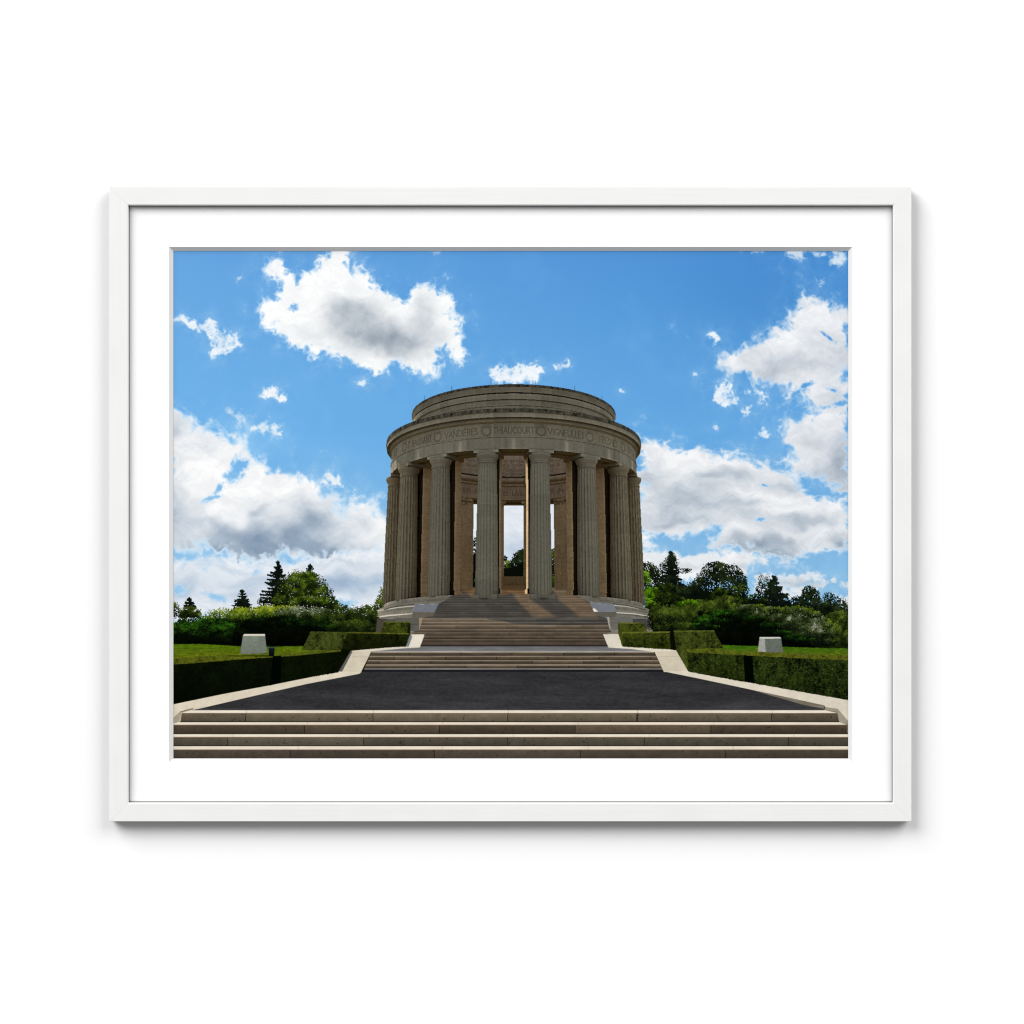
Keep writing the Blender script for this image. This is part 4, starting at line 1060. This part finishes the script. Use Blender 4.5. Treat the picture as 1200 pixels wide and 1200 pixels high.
def mesh(name, verts, faces, mat, parent=None, smooth=False):
    me = bpy.data.meshes.new(name)
    me.from_pydata(verts, [], faces)
    me.materials.append(mat)
    if smooth:
        me.polygons.foreach_set('use_smooth', [True] * len(faces))
    me.update()
    o = bpy.data.objects.new(name, me)
    COLL.objects.link(o)
    if parent is not None:
        o.parent = parent
    return o


def nodes(name):
    m = bpy.data.materials.new(name)
    m.use_nodes = True
    nt = m.node_tree
    return m, nt, nt.nodes['Principled BSDF']


def mat_wall():
    m, nt, b = nodes('white_wall_paint')
    b.inputs['Base Color'].default_value = (.88, .88, .88, 1)
    b.inputs['Roughness'].default_value = .9
    b.inputs['Specular IOR Level'].default_value = .1
    tc = nt.nodes.new('ShaderNodeTexCoord'); n = nt.nodes.new('ShaderNodeTexNoise'); bp = nt.nodes.new('ShaderNodeBump')
    n.inputs['Scale'].default_value = 260; n.inputs['Detail'].default_value = 3
    bp.inputs['Strength'].default_value = .03; bp.inputs['Distance'].default_value = .001
    nt.links.new(tc.outputs['Object'], n.inputs['Vector']); nt.links.new(n.outputs['Fac'], bp.inputs['Height']); nt.links.new(bp.outputs['Normal'], b.inputs['Normal'])
    return m


def mat_wood(axis, base):
    """white lacquer over fine wood grain that runs along the rail"""
    m, nt, b = nodes('white_lacquered_wood')
    tc = nt.nodes.new('ShaderNodeTexCoord'); mp = nt.nodes.new('ShaderNodeMapping')
    n = nt.nodes.new('ShaderNodeTexNoise'); n2 = nt.nodes.new('ShaderNodeTexNoise'); r = nt.nodes.new('ShaderNodeValToRGB'); bp = nt.nodes.new('ShaderNodeBump')
    mp.inputs['Scale'].default_value = (9, 90, 420) if axis == 'x' else (420, 90, 9)
    n.inputs['Scale'].default_value = 1.0; n.inputs['Detail'].default_value = 5; n.inputs['Roughness'].default_value = .6
    n2.inputs['Scale'].default_value = 22; n2.inputs['Detail'].default_value = 2
    r.color_ramp.elements[0].position = .28; r.color_ramp.elements[1].position = .72
    r.color_ramp.elements[0].color = (base[0] * .955, base[1] * .955, base[2] * .95, 1); r.color_ramp.elements[1].color = (base[0] * 1.025, base[1] * 1.025, base[2] * 1.02, 1)
    mx = nt.nodes.new('ShaderNodeMath'); mx.operation = 'MULTIPLY_ADD'; mx.inputs[1].default_value = .45
    nt.links.new(tc.outputs['Object'], mp.inputs['Vector']); nt.links.new(mp.outputs['Vector'], n.inputs['Vector']); nt.links.new(tc.outputs['Object'], n2.inputs['Vector'])
    hf = nt.nodes.new('ShaderNodeMath'); hf.operation = 'MULTIPLY'; hf.inputs[1].default_value = .55
    nt.links.new(n.outputs['Fac'], hf.inputs[0]); nt.links.new(n2.outputs['Fac'], mx.inputs[0]); nt.links.new(hf.outputs[0], mx.inputs[2])
    nt.links.new(mx.outputs[0], r.inputs['Fac']); nt.links.new(r.outputs['Color'], b.inputs['Base Color'])
    nt.links.new(n.outputs['Fac'], bp.inputs['Height']); bp.inputs['Strength'].default_value = .10; bp.inputs['Distance'].default_value = .0004
    nt.links.new(bp.outputs['Normal'], b.inputs['Normal'])
    b.inputs['Roughness'].default_value = .55; b.inputs['Specular IOR Level'].default_value = .2
    return m


def mat_plain(name, c, rough=.85, grain=0.02, scale=900):
    m, nt, b = nodes(name)
    tc = nt.nodes.new('ShaderNodeTexCoord'); n = nt.nodes.new('ShaderNodeTexNoise'); r = nt.nodes.new('ShaderNodeValToRGB')
    n.inputs['Scale'].default_value = scale; n.inputs['Detail'].default_value = 3
    r.color_ramp.elements[0].color = tuple(v * (1 - grain) for v in c) + (1,); r.color_ramp.elements[1].color = tuple(min(.95, v * (1 + grain)) for v in c) + (1,)
    nt.links.new(tc.outputs['Object'], n.inputs['Vector']); nt.links.new(n.outputs['Fac'], r.inputs['Fac']); nt.links.new(r.outputs['Color'], b.inputs['Base Color'])
    b.inputs['Roughness'].default_value = rough; b.inputs['Specular IOR Level'].default_value = .12
    return m


INK_GAIN = 0.84


def mat_ink(lin):
    """matt photographic paper carrying the ink computed above"""
    m, nt, b = nodes('printed_ink_on_paper')
    im = bpy.data.images.new('print_ink', NW, NH, alpha=False, float_buffer=True)
    im.colorspace_settings.name = 'Non-Color'
    px = np.ones((NH, NW, 4), np.float32)
    px[..., :3] = np.clip(lin * INK_GAIN, 0, .92)
    im.pixels.foreach_set(np.ascontiguousarray(px[::-1]).ravel())
    im.update(); im.pack()
    t = nt.nodes.new('ShaderNodeTexImage'); t.image = im; t.interpolation = 'Linear'; t.extension = 'EXTEND'
    u = nt.nodes.new('ShaderNodeUVMap'); u.uv_map = 'print'
    nt.links.new(u.outputs['UV'], t.inputs['Vector']); nt.links.new(t.outputs['Color'], b.inputs['Base Color'])
    b.inputs['Roughness'].default_value = .9; b.inputs['Specular IOR Level'].default_value = 0.0
    return m


def set_uv(o):
    me = o.data
    co = np.zeros(len(me.vertices) * 3, np.float32); me.vertices.foreach_get('co', co); co = co.reshape(-1, 3)
    li = np.zeros(len(me.loops), np.int32); me.loops.foreach_get('vertex_index', li)
    u = (co[li, 0] * 1000 + 600 - X0) / (NW / K); v = 1 - (600 - (co[li, 2] - OZ) * 1000 - Y0) / (NH / K)
    l = me.uv_layers.new(name='print'); l.data.foreach_set('uv', np.stack([u, v], 1).astype(np.float32).ravel())


# ---- wall -----------------------------------------------------------------
W = mat_wall()
wall = mesh('wall', [(-3, 0, -.2), (3, 0, -.2), (3, 0, 3.4), (-3, 0, 3.4), (-3, .12, -.2), (3, .12, -.2), (3, .12, 3.4), (-3, .12, 3.4)],
            [(0, 1, 2, 3), (7, 6, 5, 4), (0, 4, 5, 1), (1, 5, 6, 2), (2, 6, 7, 3), (3, 7, 4, 0)], W)
wall['kind'] = 'structure'; wall['label'] = 'plain white wall behind the framed print'

# ---- the framed print: an Empty at the middle of its back, all parts in local coordinates -------
root = bpy.data.objects.new('framed_print', None)
COLL.objects.link(root)
root.location = (0, 0, ZC)
root['label'] = 'white framed and matted photographic print of a round stone colonnade, hanging on the white wall'
root['category'] = 'framed picture'
OZ = 0.0


def Q(px, py, y):
    return ((px - 600) / 1000.0, y, (600 - py) / 1000.0)


YF = -0.0165                    # front of the rails
YM = -0.0098                   # front of the mat
YP = -0.0062                   # the print
s_ = (3.0 + YF) / 3.0          # the rails stand nearer the camera than the wall


def near(v, y):
    k = (3.0 + y) / 3.0
    return v * k


def NQ(px, py, y):
    k = (3.0 + y) / 3.0
    return ((px - 600) / 1000.0 * k, y, (600 - py) / 1000.0 * k)


OUT = (128.2, 218.8, 1068.2, 962.7)    # outer edges of the frame
INN = (150.3, 240.6, 1046.6, 940.8)    # inner lip


def rail(side, mat):
    """one mitred rail: a rounded profile swept from mitre to mitre"""
    # profile in (inset 0..1 from outer to inner, y)
    prof = [(0.0, -0.0025), (0.0, YF + .0006), (.008, YF + .0003), (.02, YF), (.93, YF), (.975, YF + .0003), (1.0, YF + .0012), (1.0, -0.0025)]
    x0, y0, x1, y1 = OUT; a0, b0, a1, b1 = INN
    g = .04                                                     # hairline at the mitre
    ends = {'top': ((x0, y0), (a0, b0), (x1, y0), (a1, b0)), 'bottom': ((x0, y1), (a0, b1), (x1, y1), (a1, b1)),
            'left': ((x0, y0), (a0, b0), (x0, y1), (a0, b1)), 'right': ((x1, y0), (a1, b0), (x1, y1), (a1, b1))}[side]
    vs = []
    for e in (0, 1):
        (ox, oy), (ix, iy) = ends[2 * e], ends[2 * e + 1]
        for (t, y) in prof:
            px, py = ox + (ix - ox) * t, oy + (iy - oy) * t
            if side in ('top', 'bottom'):
                px += g if e == 0 else -g
            else:
                py += g if e == 0 else -g
            vs.append(NQ(px, py, YF)[:1] + (y,) + NQ(px, py, YF)[2:])
    n = len(prof)
    fs = [(i, (i + 1) % n, n + (i + 1) % n, n + i) for i in range(n)] + [tuple(range(n)), tuple(range(2 * n - 1, n - 1, -1))]
    if side in ('top', 'right'):
        fs = [tuple(reversed(f)) for f in fs]
    o = mesh('frame_rail', vs, fs, mat, root)
    o['label'] = {'top': 'white wooden rail along the top of the frame', 'bottom': 'white wooden rail along the bottom of the frame',
                  'left': 'white wooden rail on the left of the frame', 'right': 'white wooden rail on the right of the frame'}[side]
    me = o.data
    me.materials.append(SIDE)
    me.polygons[0].material_index = 1           # outer side coloured darker than the front, deepening the wall shadow
    import bmesh
    bm = bmesh.new(); bm.from_mesh(me); bmesh.ops.recalc_face_normals(bm, faces=bm.faces); bm.to_mesh(me); bm.free()
    return o


SIDE = mat_plain('shade_darkened_side', (.20, .20, .195), .8, .05, 120)  # grey put on the rail sides to cut bounce and deepen the shadow
WX = mat_wood('x', (.745, .745, .74)); WZ = mat_wood('z', (.745, .745, .74))
for sd in ('top', 'bottom', 'left', 'right'):
    rail(sd, WX if sd in ('top', 'bottom') else WZ)


def ring(name, outer, inner, yo, yi, mat, parent, depth=None):
    """a flat or sloped rectangular ring, with an optional thickness behind"""
    (x0, y0, x1, y1), (a0, b0, a1, b1) = outer, inner
    o = [NQ(*p, yo) for p in ((x0, y0), (x1, y0), (x1, y1), (x0, y1))]
    i = [NQ(*p, yi) for p in ((a0, b0), (a1, b0), (a1, b1), (a0, b1))]
    vs = o + i
    fs = [(k, 4 + k, 4 + (k + 1) % 4, (k + 1) % 4) for k in range(4)]
    if depth:
        vs = vs + [(v[0], v[1] + depth, v[2]) for v in vs]
        fs += [(8 + k, 8 + (k + 1) % 4, 12 + (k + 1) % 4, 12 + k) for k in range(4)]
        fs += [(k, (k + 1) % 4, 8 + (k + 1) % 4, 8 + k) for k in range(4)]
        fs += [(4 + k, 12 + k, 12 + (k + 1) % 4, 4 + (k + 1) % 4) for k in range(4)]
    ob = mesh(name, vs, fs, mat, parent)
    import bmesh
    bm = bmesh.new(); bm.from_mesh(ob.data); bmesh.ops.recalc_face_normals(bm, faces=bm.faces); bm.to_mesh(ob.data); bm.free()
    return ob


# shade of the gap painted as a dark hairline strip inside the rails' lip
DKM = mat_plain('gap_shade', (.05, .047, .05), .7)
ring('lip_shade_strip', (150.0, 240.3, 1046.9, 941.1), (151.5, 241.7, 1045.4, 939.4), YF + .0045, YF + .0045, DKM, root, .006)
# mat: white board with a bevelled window
MATM = mat_plain('white_mat_board', (.885, .885, .885), .9, .012)
BEV = mat_plain('mat_board_core', (.70, .70, .695), .9, .03)
OP_O = (198.0, 289.3, 998.6, 893.3); OP_I = (203.2, 294.1, 994.0, 888.9)
mt = ring('mat', (150.2, 240.5, 1046.7, 940.9), OP_O, YM, YM, MATM, root, .0022)
bv = ring('bevel', OP_O, OP_I, YM, YP - .0003, BEV, mt)
# backing board closes the back of the frame
mesh('backing_board', [Q(140, 230, -.0028), Q(1056, 230, -.0028), Q(1056, 950, -.0028), Q(140, 950, -.0028), Q(140, 230, -.0048), Q(1056, 230, -.0048), Q(1056, 950, -.0048), Q(140, 950, -.0048)],
     [(3, 2, 1, 0), (4, 5, 6, 7), (0, 1, 5, 4), (1, 2, 6, 5), (2, 3, 7, 6), (3, 0, 4, 7)], mat_plain('grey_board', (.3, .28, .25)), root)

# ---- the print: one sheet, its image cut along the outlines of what it shows ---------------------
lin = ink()
INK = mat_ink(lin)


def sheet_pt(px, py, y):
    v = NQ(px, py, YP)
    return (v[0], y, v[2])


def set_uv_sheet(o):
    me = o.data
    k = (3.0 + YP) / 3.0
    co = np.zeros(len(me.vertices) * 3, np.float32); me.vertices.foreach_get('co', co); co = co.reshape(-1, 3)
    li = np.zeros(len(me.loops), np.int32); me.loops.foreach_get('vertex_index', li)
    px = co[:, 0] / k * 1000 + 600; py = 600 - co[:, 2] / k * 1000
    uv = np.stack([(px - X0) / (NW / K), 1 - (py - Y0) / (NH / K)], 1)[li]
    l = me.uv_layers.new(name='print'); l.data.foreach_set('uv', uv.astype(np.float32).ravel())


sheet = mesh('print', [sheet_pt(X0, Y0, YP + .0004), sheet_pt(X0 + NW / K, Y0, YP + .0004), sheet_pt(X0 + NW / K, Y0 + NH / K, YP + .0004), sheet_pt(X0, Y0 + NH / K, YP + .0004)], [(3, 2, 1, 0)], INK, root)
set_uv_sheet(sheet)
sheet['label'] = 'colour photograph of a round stone colonnade above stairs under a blue cloudy sky'

# map of what is where, on a grid of cells
STEP = 3
lab = IDS[STEP // 2::STEP, STEP // 2::STEP]
ch, cw = lab.shape
lab = lab[:min(ch, NH // STEP), :min(cw, NW // STEP)].astype(np.int32)
ch, cw = lab.shape
# elements with the same name and no label of their own join the first one of that name
canon = {}
for i, (n, l) in enumerate(REG):
    canon.setdefault((n, l), i)
    if l is None:
        same = [j for j, q in enumerate(REG) if q[0] == n and q[1] is not None]
        lab[lab == i] = same[0] if same else canon[(n, l)]
# drop specks: a cell with few like neighbours takes a neighbour's element
for it in range(6):
    pad = np.pad(lab, 1, mode='edge')
    nb = [pad[1 + di:1 + di + ch, 1 + dj:1 + dj + cw] for di in (-1, 0, 1) for dj in (-1, 0, 1) if di or dj]
    same = sum((q == lab).astype(int) for q in nb)
    best = np.zeros_like(lab); bc = np.zeros_like(lab)
    for q in nb:
        c = sum((q == r).astype(int) for r in nb)
        up = (c > bc) & (q != lab); best[up] = q[up]; bc[up] = c[up]
    weak = (same <= 3) & (bc > same)
    lab[weak] = best[weak]


def components(mask):
    """4-connected components, from the runs of each row"""
    out = np.zeros(mask.shape, np.int32)
    par = [0]

    def find(k):
        while par[k] != k:
            par[k] = par[par[k]]; k = par[k]
        return k
    prev = []
    runs = []
    d = np.diff(np.pad(mask.astype(np.int8), ((0, 0), (1, 1))), axis=1)
    for r in range(mask.shape[0]):
        st = np.nonzero(d[r] == 1)[0]; en = np.nonzero(d[r] == -1)[0]
        cur = []
        j = 0
        for s0, e0 in zip(st, en):
            lb = 0
            while j < len(prev) and prev[j][1] <= s0:
                j += 1
            q = j
            while q < len(prev) and prev[q][0] < e0:
                f = find(prev[q][2])
                if lb == 0:
                    lb = f
                elif f != lb:
                    par[f] = lb
                q += 1
            if lb == 0:
                par.append(len(par)); lb = len(par) - 1
            cur.append((s0, e0, lb)); runs.append((r, s0, e0, lb))
        prev = cur
    for r, s0, e0, lb in runs:
        out[r, s0:e0] = find(lb)
    return out


# tiny islands join what surrounds them
for i in range(len(REG)):
    m = lab == i
    if not m.any():
        continue
    r0, r1 = np.nonzero(m.any(1))[0][[0, -1]]; c0, c1 = np.nonzero(m.any(0))[0][[0, -1]]
    sub = m[r0:r1 + 1, c0:c1 + 1]
    comp = components(sub)
    ids_, cnt = np.unique(comp[comp > 0], return_counts=True)
    small = ids_[(cnt < (14 if REG[i][0] == 'sky' or 'tree' in REG[i][0] else 30)) & (cnt < cnt.max())]
    if len(small) == 0:
        continue
    kill = np.isin(comp, small)
    view = lab[r0:r1 + 1, c0:c1 + 1]
    for _ in range(6):
        if not kill.any():
            break
        full = np.zeros_like(m); full[r0:r1 + 1, c0:c1 + 1] = kill
        pad = np.pad(lab, 1, mode='edge'); pk = np.pad(full, 1)
        for di, dj in ((0, 1), (1, 0), (0, -1), (-1, 0)):
            nbv = pad[1 + di:1 + di + ch, 1 + dj:1 + dj + cw]; nk = pk[1 + di:1 + di + ch, 1 + dj:1 + dj + cw]
            take = full & ~nk & (nbv != i)
            lab[take] = nbv[take]; full &= ~take
        kill = full[r0:r1 + 1, c0:c1 + 1]


def piece(m, name, label):
    r, c = np.nonzero(m)
    if len(r) < 6:
        return None
    corner = np.stack([r * (cw + 1) + c, (r + 1) * (cw + 1) + c, (r + 1) * (cw + 1) + c + 1, r * (cw + 1) + c + 1], 1)
    u, inv = np.unique(corner, return_inverse=True)
    inv = inv.reshape(-1, 4)
    px = X0 + (u % (cw + 1)) * STEP / K; py = Y0 + (u // (cw + 1)) * STEP / K
    k = (3.0 + YP) / 3.0
    co = np.zeros((len(u), 3), np.float32)
    co[:, 0] = (px - 600) / 1000 * k; co[:, 1] = YP; co[:, 2] = (600 - py) / 1000 * k
    me = bpy.data.meshes.new(name)
    me.vertices.add(len(u)); me.vertices.foreach_set('co', co.ravel())
    me.loops.add(len(inv) * 4); me.loops.foreach_set('vertex_index', inv.astype(np.int32).ravel())
    me.polygons.add(len(inv)); me.polygons.foreach_set('loop_start', np.arange(0, len(inv) * 4, 4, dtype=np.int32))
    me.update(calc_edges=True)
    me.materials.append(INK)
    o = bpy.data.objects.new(name, me)
    COLL.objects.link(o)
    o.parent = sheet
    set_uv_sheet(o)
    if label:
        o['label'] = label
    return o


APART = ('ceiling', 'inner_wall', 'pier', 'stylobate', 'cloud', 'stone_block', 'hedge', 'stone_kerb', 'lawn', 'architrave', 'frieze', 'cornice', 'attic')
for i in range(len(REG)):
    m = lab == i
    if not m.any():
        continue
    name, label = REG[i]
    if name not in APART:
        piece(m, name, label)
        continue
    comp = components(m)
    ids_, cnt = np.unique(comp[comp > 0], return_counts=True)
    for q in np.argsort(-cnt):
        if cnt[q] >= 6:
            piece(comp == ids_[q], name, label)

# ---- light: two wide softboxes high in front, left and right, and a weaker even room light ------------------------------
wd = bpy.data.worlds.new('World'); scene.world = wd; wd.use_nodes = True
bg = wd.node_tree.nodes['Background']
bg.inputs['Color'].default_value = (1, 1, 1, 1); bg.inputs['Strength'].default_value = 0.28


def softbox(name, loc, target, sx, sy, power):
    l = bpy.data.lights.new(name, 'AREA'); l.shape = 'RECTANGLE'; l.size = sx; l.size_y = sy; l.energy = power
    o = bpy.data.objects.new(name, l); COLL.objects.link(o); o.location = loc
    o.rotation_euler = (Vector(target) - Vector(loc)).to_track_quat('-Z', 'Y').to_euler()
    return o


D_ = 20.0
LP_, RP_ = 5250, 3300
softbox('softbox', (-.60 * D_, -.50 * D_, ZC + .62 * D_), (0, 0, ZC), 14, 14, LP_)
softbox('softbox', (.64 * D_, -.48 * D_, ZC + .60 * D_), (0, 0, ZC), 14, 14, RP_)

# ---- camera -----------------------------------------------------------------
cam = bpy.data.cameras.new('camera'); co_ = bpy.data.objects.new('camera', cam); COLL.objects.link(co_)
co_.location = (0, -3.0, ZC); co_.rotation_euler = (math.radians(90), 0, 0)
cam.sensor_width = 36; cam.lens = 90; cam.clip_end = 100; cam.clip_start = .05
scene.camera = co_
scene.render.engine = 'CYCLES'
scene.cycles.use_denoising = True
scene.cycles.denoiser = 'OPENIMAGEDENOISE'
scene.cycles.denoising_input_passes = 'RGB_ALBEDO_NORMAL'
scene.cycles.denoising_prefilter = 'ACCURATE'
scene.cycles.max_bounces = 6
scene.cycles.pixel_filter_type = 'BLACKMAN_HARRIS'
scene.cycles.filter_width = 1.15
scene.view_settings.view_transform = 'Standard'; scene.view_settings.look = 'None'
scene.view_settings.exposure = 0; scene.view_settings.gamma = 1
scene.view_settings.use_curve_mapping = False
